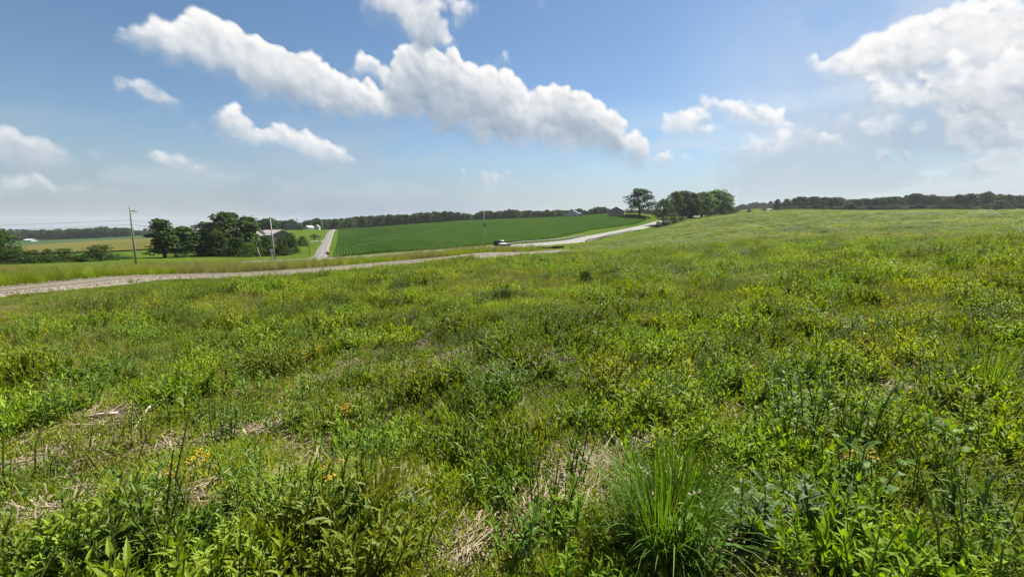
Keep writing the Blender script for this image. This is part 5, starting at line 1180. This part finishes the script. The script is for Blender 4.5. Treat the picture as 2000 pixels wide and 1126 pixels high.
# yellow and white flowers
fx, fy = [], []
for px, py, rr, n in [(1648, 925, .06, 4), (615, 722, .07, 3), (385, 678, .2, 3), (575, 652, .25, 3), (670, 858, .06, 2), (392, 955, .05, 2), (668, 972, .05, 2), (380, 600, .8, 3)]:
    X, Y, Z = hit(px, py)
    for _ in range(n): fx.append(X + rng.normal(0, rr)); fy.append(Y + rng.normal(0, rr))
fx, fy = np.array(fx), np.array(fy); put('yellow_flowers', 'small clusters of yellow flowers standing in the meadow', S_flow, 2, fx, fy, .7, 1.1, (1, .9, .8), (1.1, 1, 1), None, .12)
x, y, r = choose(420, 4, 40, 1.0, lambda x, y, r: np.full(len(x), .35)); put('white_flowers', 'scattered tiny white flower heads in the meadow', S_white, 1, x, y, .6, 1.0, (1, 1, 1), (1, 1, 1), None, .15, 0)
# tall rank grass between the track and the highway
n = 30000; a = np.radians(rng.uniform(-62, 4, n)); r = np.exp(rng.uniform(math.log(15), math.log(118), n)); x, y = np.sin(a) * r, np.cos(a) * r
d, i = near_path(x, y, TRACK[::2]); s = side_of(x, y, TRACK[::2], i); dh, ih = near_path(x, y, HWY[::3]); sh = side_of(x, y, HWY[::3], ih); tw = wide[::2][np.clip(i, 0, len(wide[::2]) - 1)]
band = (s > 0) & (d > tw + .5) & (sh < 0) & (dh > 7.5)
k = band & (rng.random(n) < np.clip(1.15 - d / 22, .12, 1)); x, y, d, r = x[k], y[k], d[k], r[k]
hs = np.clip(.48 + .5 * fnoise(x, y, 6.0, 401, 2), .4, 1.1)
pk = np.where(fnoise(x, y, 4.0, 411, 3) + .3 * (rng.random(len(x)) - .5) > .50, rng.choice([0, 2], len(x)), 1)
put('tall_roadside_grass', 'tall tan and green grass band between the gravel track and the highway', S_tall, 3, x, y, .8, 1.15, (.72, .85, .75), (1.1, 1.05, .9), fnoise(x, y, 5.0, 421, 2), .10, -.05, hs * np.clip(r / 40, 1, 1.7), 1.0 , pk)
# verge beyond the highway and on the near shoulder
n = 9000; a = np.radians(rng.uniform(-58, 22, n)); r = np.exp(rng.uniform(math.log(60), math.log(240), n)); x, y = np.sin(a) * r, np.cos(a) * r
dh, ih = near_path(x, y, HWY[::3]); sh = side_of(x, y, HWY[::3], ih); k = (dh > 5.8) & (dh < 22) & ((sh > 0) | (y > 95)) & ~in_soy(x, y); ds, _ = near_path(x, y, SIDE[::3]); k &= ds > 3.5
x, y, r = x[k], y[k], r[k]; put('verge_grass', 'rough green and tan grass on the highway verges', S_far, 6, x, y, .6, 1.1, (.9, .9, .8), (1.2, 1.1, .9), None, .1, -.05, np.clip(r / 60, 1, 2.2), .55, rng.choice([2, 4, 5, 1], len(x)))
# stones on the gravel track
def P_stone(seed):
    bm = bmesh.new(); bmesh.ops.create_icosphere(bm, subdivisions=1, radius=.05); q = random.Random(seed)
    for v in bm.verts: v.co = v.co * q.uniform(.7, 1.25); v.co.z *= .65
    mb = MB(); bm.verts.ensure_lookup_table(); mb.add([tuple(v.co) for v in bm.verts], [tuple(v.index for v in f.verts) for f in bm.faces]); bm.free(); return mb
G_stone = leaf_mat('limestone_chip', (.16, .145, .115), (.30, .275, .235), .0, (1, 1, 1), .9, .2)
S_stone = shapes('l_stone', [(P_stone(k), G_stone) for k in range(4)])
kk = rng.integers(0, nT - 1, 46000); dT = np.gradient(TRACK, axis=0); dT /= np.linalg.norm(dT, axis=1)[:, None]
w = rng.uniform(-1.0, 1.15, len(kk)) * wide[kk]; x = TRACK[kk, 0] + dT[kk, 1] * w + rng.uniform(-.5, .5, len(kk)); y = TRACK[kk, 1] - dT[kk, 0] * w + rng.uniform(-.5, .5, len(kk))
k = (np.abs(np.arctan2(x, y)) < 1.1) & (y > 10) & (np.minimum(np.abs(w + .40), np.abs(w - .46)) > .13) & (rng.random(len(x)) < np.clip(.25 + 1.6 * (fnoise(x, y, 1.4, 501, 3) - .35), .1, 1)); x, y = x[k], y[k]
put('gravel_stones', 'loose pale limestone chips lying on the gravel track', S_stone, 4, x, y, .22, .55, (.8, .78, .75), (1.15, 1.13, 1.1), rng.random(len(x)), .5, .12)

# ---------------------------------------------------------------- single plants that stand out of the meadow
L_bright = leaf_mat('bright_leaf', (.082, .162, .011), (.150, .235, .018), .40, (1.35, 1.25, .4), .55, .22, False)
L_green = leaf_mat('fresh_leaf', (.066, .142, .012), (.122, .205, .018), .40, (1.3, 1.25, .4), .55, .22, False)
L_dark = leaf_mat('deep_leaf', (.058, .118, .012), (.100, .165, .020), .30, (1.2, 1.2, .5), .6, .18, False)
L_grey = leaf_mat('grey_leaf', (.070, .120, .042), (.125, .180, .072), .22, (1.0, 1.1, .6), .65, .2, False)
L_oliv = leaf_mat('olive_leaf', (.085, .120, .018), (.145, .175, .028), .35, (1.3, 1.15, .4), .6, .18, False)
L_stem = leaf_mat('green_stem', (.085, .125, .026), (.115, .125, .036), .15, (1, 1, 1), .6, .3, False)
L_brown = leaf_mat('brown_stem', (.085, .060, .035), (.12, .09, .05), .02, (1, 1, 1), .7, .2, False)
L_seed = leaf_mat('seed_head', (.36, .32, .20), (.50, .46, .32), .25, (1, 1, 1), .7, .2, False)
L_stick = plain('bleached_wood', (.46, .40, .31), .85, .2, 12.0, .2)
L_tuss = leaf_mat('tussock_blades', (.052, .130, .011), (.105, .205, .018), .4, (1.3, 1.2, .4), .6, .18, False)
rq = random.Random(77)
def leaf_shape(name, L, w, mat, fold=.2, droop=.7, lobed=False):
    mb = MB(); leaf(mb, (0, 0, 0), 0, 0, L, w, 0, fold, droop, lobed); return mb.mesh(name, mat)
LEAVES = {}
def leaf_set(key):
    if key not in LEAVES:
        L, w, mat, droop, lob = {'lance': (.095, .021, L_bright, .8, 0), 'lance_green': (.088, .020, L_green, .8, 0), 'lance_grey': (.11, .025, L_grey, 1.0, 0), 'lance_dark': (.075, .015, L_dark, .7, 0),
                                 'oval': (.050, .017, L_bright, .3, 0), 'oval_olive': (.045, .015, L_oliv, .3, 0), 'lobed': (.085, .045, L_green, .7, 1), 'dock': (.17, .040, L_grey, .9, 1), 'dock_green': (.15, .036, L_green, .8, 1)}[key]
        LEAVES[key] = [leaf_shape('leaf', L * s, w * t_, mat, .2, droop * d, bool(lob)) for s, t_, d in ((1, 1, 1), (.85, 1.1, 1.4), (1.1, .9, .6))]
    return LEAVES[key]
def weed(name, px, py, top_py, key, stems, leaves, spread, label, group=None, pitch=.45, single=True, scale=1.0, stem_mat=None, lean=.15):
    """leafy plant with its foot at a spot of the meadow; each leaf an object when it can be told apart"""
    X, Y, Z = hit(px, py)
    if group and float(bareness(np.array([X]), np.array([Y]), 1.3)[0]) > .25: return None
    h = max((top_z(top_py, Y, px) - Z), .08) * 1.12; scale *= 1.3 if Y < 4.5 else 1.12; o = empty(name, (X, Y, Z), rq.uniform(0, 6.28), label, 'plant', group)
    sm_ = MB(); lm = MB(); meshes = leaf_set(key); ref = meshes[0]
    for s in range(stems):
        a = rq.uniform(0, 6.28); r = spread * math.sqrt(rq.random()); x, y = math.sin(a) * r, math.cos(a) * r; hh = h * (rq.uniform(.62, 1.0) if s else 1.0)
        lx, ly = rq.uniform(-lean, lean) * hh + x * .7, rq.uniform(-lean, lean) * hh + y * .7
        sm_.tube([(x, y, -.03), (x + lx * .4, y + ly * .4, hh * .5), (x + lx, y + ly, hh * .96)], [.0042 * scale, .0034 * scale, .0016], 5)
        for k in range(leaves):
            f = .10 + .88 * (k + rq.random() * .5) / leaves; q = f * f * .5 + f * .5; p = (x + lx * q, y + ly * q, hh * f * .96)
            az = k * 2.4 + a + rq.uniform(-.35, .35); pt = pitch + f * .55 + rq.uniform(-.3, .3); sc_ = scale * (1.12 - .55 * f) * rq.uniform(.75, 1.2)
            if single:
                l = link('leaf', meshes[rq.randrange(3)], o); l.location = p; l.rotation_euler = (pt, rq.uniform(-.3, .3), -az); l.scale = (sc_, sc_, sc_)
            else:
                src = meshes[rq.randrange(3)]; M = Matrix.Translation(p) @ Euler((pt, 0, -az)).to_matrix().to_4x4() @ Matrix.Scale(sc_, 4)
                lm.add([tuple(M @ v.co) for v in src.vertices], [tuple(pl.vertices) for pl in src.polygons])
    sm_.build('stems' if stems > 1 else 'stem', stem_mat or L_stem, o, True)
    if not single: lm.build('foliage', ref.materials[0], o)
    return o
def rosette(px, py, key, n, scale, label, group=None):
    X, Y, Z = hit(px, py); o = empty('broad_leaved_weed', (X, Y, Z), rq.uniform(0, 6.28), label, 'plant', group); ms = leaf_set(key)
    for k in range(n):
        l = link('leaf', ms[rq.randrange(3)], o); s = 1.0 * scale * rq.uniform(.65, 1.15); l.location = (rq.uniform(-.015, .015), rq.uniform(-.015, .015), .005); l.rotation_euler = (rq.uniform(.55, 1.35), rq.uniform(-.3, .3), k * 2.4 + rq.uniform(-.4, .4)); l.scale = (s, s, s)
    c = MB(); c.tube([(0, 0, -.02), (0, 0, .02)], [.012, .006], 6); c.build('root_crown', L_stem, o); return o
def tussock(px, py, top_py, wid, label, n=260, mat=None, seeds=0):
    X, Y, Z = hit(px, py); h = top_z(top_py, Y, px) - Z; o = empty('grass_tussock', (X, Y, Z), 0, label, 'grass tussock'); mb = MB()
    for _ in range(n):
        a = rq.uniform(0, 6.28); r = wid * .22 * math.sqrt(rq.random()); b = a + rq.uniform(-.7, .7); L = h * rq.uniform(.65, 1.3); out = rq.random()
        blade(mb, (math.sin(a) * r, math.cos(a) * r, -.02), b, L, rq.uniform(.005, .010), .08 + .5 * out * rq.uniform(.4, 1.2), .2 + 2.0 * out * rq.random(), 1 if rq.random() < .10 else 0, 4)
    mb.build('blades', [mat or L_green, L_oliv], o)
    for _ in range(seeds):
        a = rq.uniform(0, 6.28); L = h * rq.uniform(1.0, 1.35); d = Vector((math.sin(a), math.cos(a), 0)); s = MB()
        pts = [Vector((0, 0, 0)) + d * (.5 * L * t * t * rq.uniform(.6, .9)) + Vector((0, 0, L * t * (1 - .25 * t))) for t in (0, .4, .75, 1.0)]
        s.tube(pts, [.0016, .0014, .001, .0008], 4); st = s.build('seed_stalk', L_stem, o)
        q = MB(); e = (pts[-1] - pts[-2]).normalized()
        for k in range(9): lf(q, pts[-1] - e * .01 * (9 - k) + Vector((0, 0, .0)), k * 2.4, .6, .016, .005)
        q.build('seed_head', L_seed, st)
    return o
tussock(1300, 1075, 868, .62, 'large green grass tussock with arching blades in the right foreground', 520, L_tuss, 7)
tussock(735, 1000, 870, .30, 'upright yellow green grass tuft left of the bottom centre', 150, L_oliv, 2)
tussock(1930, 770, 672, .7, 'bright yellow green grass tuft at the right edge', 220, L_bright, 0)
tussock(250, 935, 898, .22, 'small golden green grass tuft beside the straw patch at the lower left', 70, L_oliv, 0)
weed('leafy_weed', 1350, 1120, 965, 'lance_green', 5, 15, .09, 'bright leafy weed at the right foot of the large tussock')
weed('leafy_weed', 1472, 1075, 945, 'lance_grey', 4, 13, .07, 'grey green leafy weed just right of the large tussock')
weed('leafy_weed', 1592, 1055, 950, 'lance_grey', 4, 12, .07, 'grey green leafy weed below the yellow flowers on the right')
weed('leafy_weed', 1860, 1045, 905, 'lance_dark', 6, 15, .12, 'dark leafy weed with long drooping leaves at the lower right', scale=1.25)
weed('lobed_weed', 1835, 900, 808, 'lobed', 6, 9, .10, 'dark weed with lobed leaves and a shaded foot on the right', pitch=.3)
weed('tall_weed', 1640, 850, 676, 'lance_green', 14, 15, .34, 'tallest green weed clump right of the centre', lean=.10)
weed('tall_weed', 1560, 885, 742, 'lance_green', 8, 14, .22, 'green weed clump at the left foot of the tallest clump', lean=.10)
weed('tall_weed', 1665, 985, 845, 'lobed', 5, 9, .12, 'leafy weed with broad leaves left of the yellow flowers on the right', pitch=.3)
weed('upright_weed', 1060, 975, 800, 'oval', 18, 13, .30, 'dense clump of upright oval leaves left of the bare straw patch', pitch=.75, lean=.07)
weed('upright_weed', 960, 925, 815, 'oval', 10, 12, .22, 'upright oval leaved weeds at the left of the dense clump', pitch=.8, lean=.07)
weed('leafy_weed', 1015, 1115, 985, 'lance_green', 4, 15, .10, 'leafy weed with spreading leaves at the bottom centre')
weed('leafy_weed', 960, 1000, 925, 'lance_green', 5, 13, .12, 'fresh green weed above the bottom centre')
weed('leafy_weed', 480, 960, 880, 'lance_green', 7, 12, .12, 'fresh green weed by the dark patch at the lower left')
weed('leafy_weed', 425, 875, 800, 'lance_dark', 7, 13, .14, 'dark bushy weed below the straw streak on the left')
weed('feathery_weed', 330, 985, 895, 'lance_dark', 9, 16, .20, 'wide feathery dark weed at the lower left', scale=.6)
weed('leafy_weed', 570, 850, 785, 'lance_green', 6, 12, .14, 'green weed right of the straw streak on the left')
weed('leafy_weed', 700, 1060, 990, 'lance_green', 3, 12, .05, 'small bright weed between grey rosettes near the bottom')
weed('feathery_weed', 1120, 700, 622, 'lance_dark', 8, 15, .26, 'tall feathery weed above the centre of the meadow', scale=1.1)
weed('feathery_weed', 918, 748, 690, 'lance_dark', 6, 13, .18, 'dark feathery weed near the middle of the meadow', scale=1.0)
weed('leafy_weed', 1090, 745, 690, 'lance_green', 5, 12, .14, 'slim green weed below the tall feathery weed', scale=1.0)
weed('leafy_weed', 716, 670, 622, 'lance_dark', 4, 12, .14, 'dark upright weed left of the middle of the meadow', scale=1.1)
weed('leafy_weed', 1400, 710, 650, 'oval', 12, 10, .4, 'bright oval leaved patch right of the middle', pitch=.7, scale=1.3)
weed('leafy_weed', 1900, 720, 655, 'lance_dark', 7, 13, .3, 'dark green weed near the right edge above the yellow tuft', scale=1.2)
for (px, py, key, n, s, lab) in [(640, 1040, 'dock', 10, 1.0, 'pale grey rosette with upright lobed leaves near the bottom left of centre'), (570, 1105, 'dock', 9, 1.0, 'pale grey rosette at the bottom edge left of centre'), (525, 1040, 'dock', 9, .9, 'grey rosette between the dark hollow and the pale rosette'),
                                 (215, 1105, 'dock', 9, 1.0, 'grey green rosette at the bottom left corner'), (130, 1095, 'dock_green', 8, .9, 'green rosette left of the bottom left grey rosette'), (240, 985, 'dock_green', 10, .9, 'green broad leaved weed below the feathery weed at the left'),
                                 (80, 950, 'dock_green', 7, .8, 'green broad leaved weed on the straw patch at the left edge'), (360, 762, 'dock', 10, 1.2, 'grey green broad leaved weed left of the straw streak'), (300, 742, 'dock', 9, 1.1, 'grey green rosette among dark weeds on the left'),
                                 (250, 765, 'dock_green', 9, 1.1, 'green rosette beside the bleached stick'), (820, 1015, 'dock', 8, .9, 'pale rosette just left of the bottom centre'), (770, 900, 'dock', 9, .9, 'pale grey rosette in the olive grass left of centre'),
                                 (620, 900, 'dock', 9, .9, 'pale grey rosette left of the olive grass'), (690, 890, 'dock', 8, .9, 'pale grey rosette between two others left of centre'), (1760, 1100, 'dock_green', 9, .9, 'green rosette at the bottom right')]:
    rosette(px, py, key, n, s, lab)
# less distinct plants, near ones with single leaves, farther ones without
kinds = [('lance', 'lance', 4, 12, .10, .45, 'bright'), ('lance_green', 'lance_green', 5, 12, .12, .4, 'green'), ('lance_dark', 'lance_dark', 6, 13, .12, .4, 'dark green'), ('oval', 'oval', 9, 9, .18, .8, 'oval leaved')]
def ZONE(px, py):
    if py > 850: return ('at the lower left corner', 'left of the grey rosettes', 'among the grey rosettes', 'at the bottom centre', 'left of the large tussock', 'between the tussock and the yellow flowers', 'right of the yellow flowers', 'at the lower right corner')[min(7, int(px / 250))]
    c = ('near the left edge', 'around the bleached stick', 'left of the straw streaks', 'along the straw streaks', 'by the tall feathery weed', 'right of the tall feathery weed', 'above the tallest weed clump', 'near the right edge')[min(7, int(px / 250))]
    return c + (' and far off' if py < 650 else (' half way' if py < 740 else ' and fairly near'))
for k in range(34):
    px = rq.uniform(60, 1960); py = rq.uniform(860, 1110); key = kinds[min(3, int(rq.random() ** .8 * 4))] if px > 900 else kinds[rq.choice((0, 1, 1, 3, 1))]; side = ZONE(px, py)
    weed('leafy_weed', px, py, py - rq.uniform(45, 95), key[1], key[2], key[3] - 2, key[4] * .8, '%s leafy weed in the foreground, %s' % (key[6], side), '%s foreground weeds %s' % (key[6], side), key[5], True, .85)
for k in range(90):
    px = rq.uniform(30, 1980); py = 590 + 260 * rq.random() ** 1.2; key = kinds[rq.choice((0, 1, 3, 3, 2))] if px > 1000 else kinds[rq.choice((0, 1, 2, 1, 3))]; side = ZONE(px, py)
    hpx = (py - 440) * rq.uniform(.13, .26)
    weed('leafy_weed', px, py, py - hpx, key[1], key[2] + 2, key[3], key[4] * 1.6, '%s leafy weed in the grass, %s' % (key[6], side), '%s weeds %s' % (key[6], side), key[5], False, 1.05)
def bush(px, py, Y, top, w, label, kind='round', mat=None, var=0): put_tree('low_bush', px, py, Y, top, w, kind, mat or cr_dark, label, 'bush', None, var, px * .1)
for px, py, top, w, lab, v in [(1142, 560, 527, 36, 'dark rounded bush standing alone in the middle of the field', 0), (1060, 521, 508, 20, 'small dark bush beyond the dark rounded bush', 1), (1071, 525, 515, 9, 'tiny dark bush touching the right of the small dark bush', 2)]:
    X, Y, Z = hit(px, py); bush(px, py, Y, top, w, lab, 'shrub', cr_dark, v)
for px, py, top, key, n, sp, lab in [(1993, 600, 558, 'lance_dark', 16, .5, 'dark weed clump cut by the right edge of the picture'), (942, 590, 563, 'lance_dark', 12, .4, 'dark weed clump left of the dark rounded bush'), (1028, 501, 491, 'lance_dark', 10, .3, 'small dark weed tuft at the near edge of the gravel track'),
                                     (257, 553, 545, 'lance_dark', 8, .2, 'small dark weed on the near edge of the gravel track at the left'), (112, 587, 577, 'lance_dark', 8, .3, 'low dark weed tuft in the field near the left edge'), (1572, 452, 437, 'lance_dark', 40, 2.2, 'wide dull patch of tall weeds in the distant part of the right field'),
                                     (1655, 640, 598, 'lance_green', 16, .6, 'green bushy weed on the right of the field'), (1250, 618, 588, 'lance_dark', 8, .25, 'dark upright weed right of the dark rounded bush'), (1180, 606, 574, 'lance_green', 9, .3, 'spiky green weed right below the dark rounded bush')]:
    weed('field_weed', px, py, top, key, n, 12, sp, lab, None, .45, False, 1.5)
def stick(px, py, px2, py2, label, r=.008):
    a = Vector(hit(px, py)) + Vector((0, 0, .05)); b = Vector(hit(px2, py2)) + Vector((0, 0, .07)); m = MB(); mid = a.lerp(b, .55) + Vector((0, 0, .012)); m.tube([Vector((0, 0, 0)), mid - a, b - a], [r * .6, r, r * 1.1], 7); tag(m.build('dry_stick', L_stick, None, True, a), label, 'stick')
stick(147, 829, 232, 820, 'long bleached stick lying on the grass at the left', .011)
stick(405, 1022, 440, 1000, 'bleached stalk lying beside the dark hollow at the lower left', .006)
stick(325, 1055, 342, 1042, 'short bleached stalk above the grey rosette at the lower left', .006)
stick(262, 850, 300, 800, 'dead forked stalk on the straw streak at the left', .009)
stick(1125, 780, 1148, 785, 'curved pale stalk right of the centre', .005)

# ---------------------------------------------------------------- summer haze
hz = NT('haze_air'); pv = hz.n('ShaderNodeVolumePrincipled'); pv.inputs['Color'].default_value = (.86, .92, 1, 1); pv.inputs['Density'].default_value = .00007; pv.inputs['Anisotropy'].default_value = .2
hz.l(pv.outputs[0], hz.out.inputs['Volume'])
hb = MB(); hb.box((0, 0, 0), (8700, 8700, 122)); ho = hb.build('haze', hz.m, None, False, (0, 0, 0)); ho.location = (0, 0, 19); tag(ho, 'pale summer haze over the fields', None, None, 'stuff')
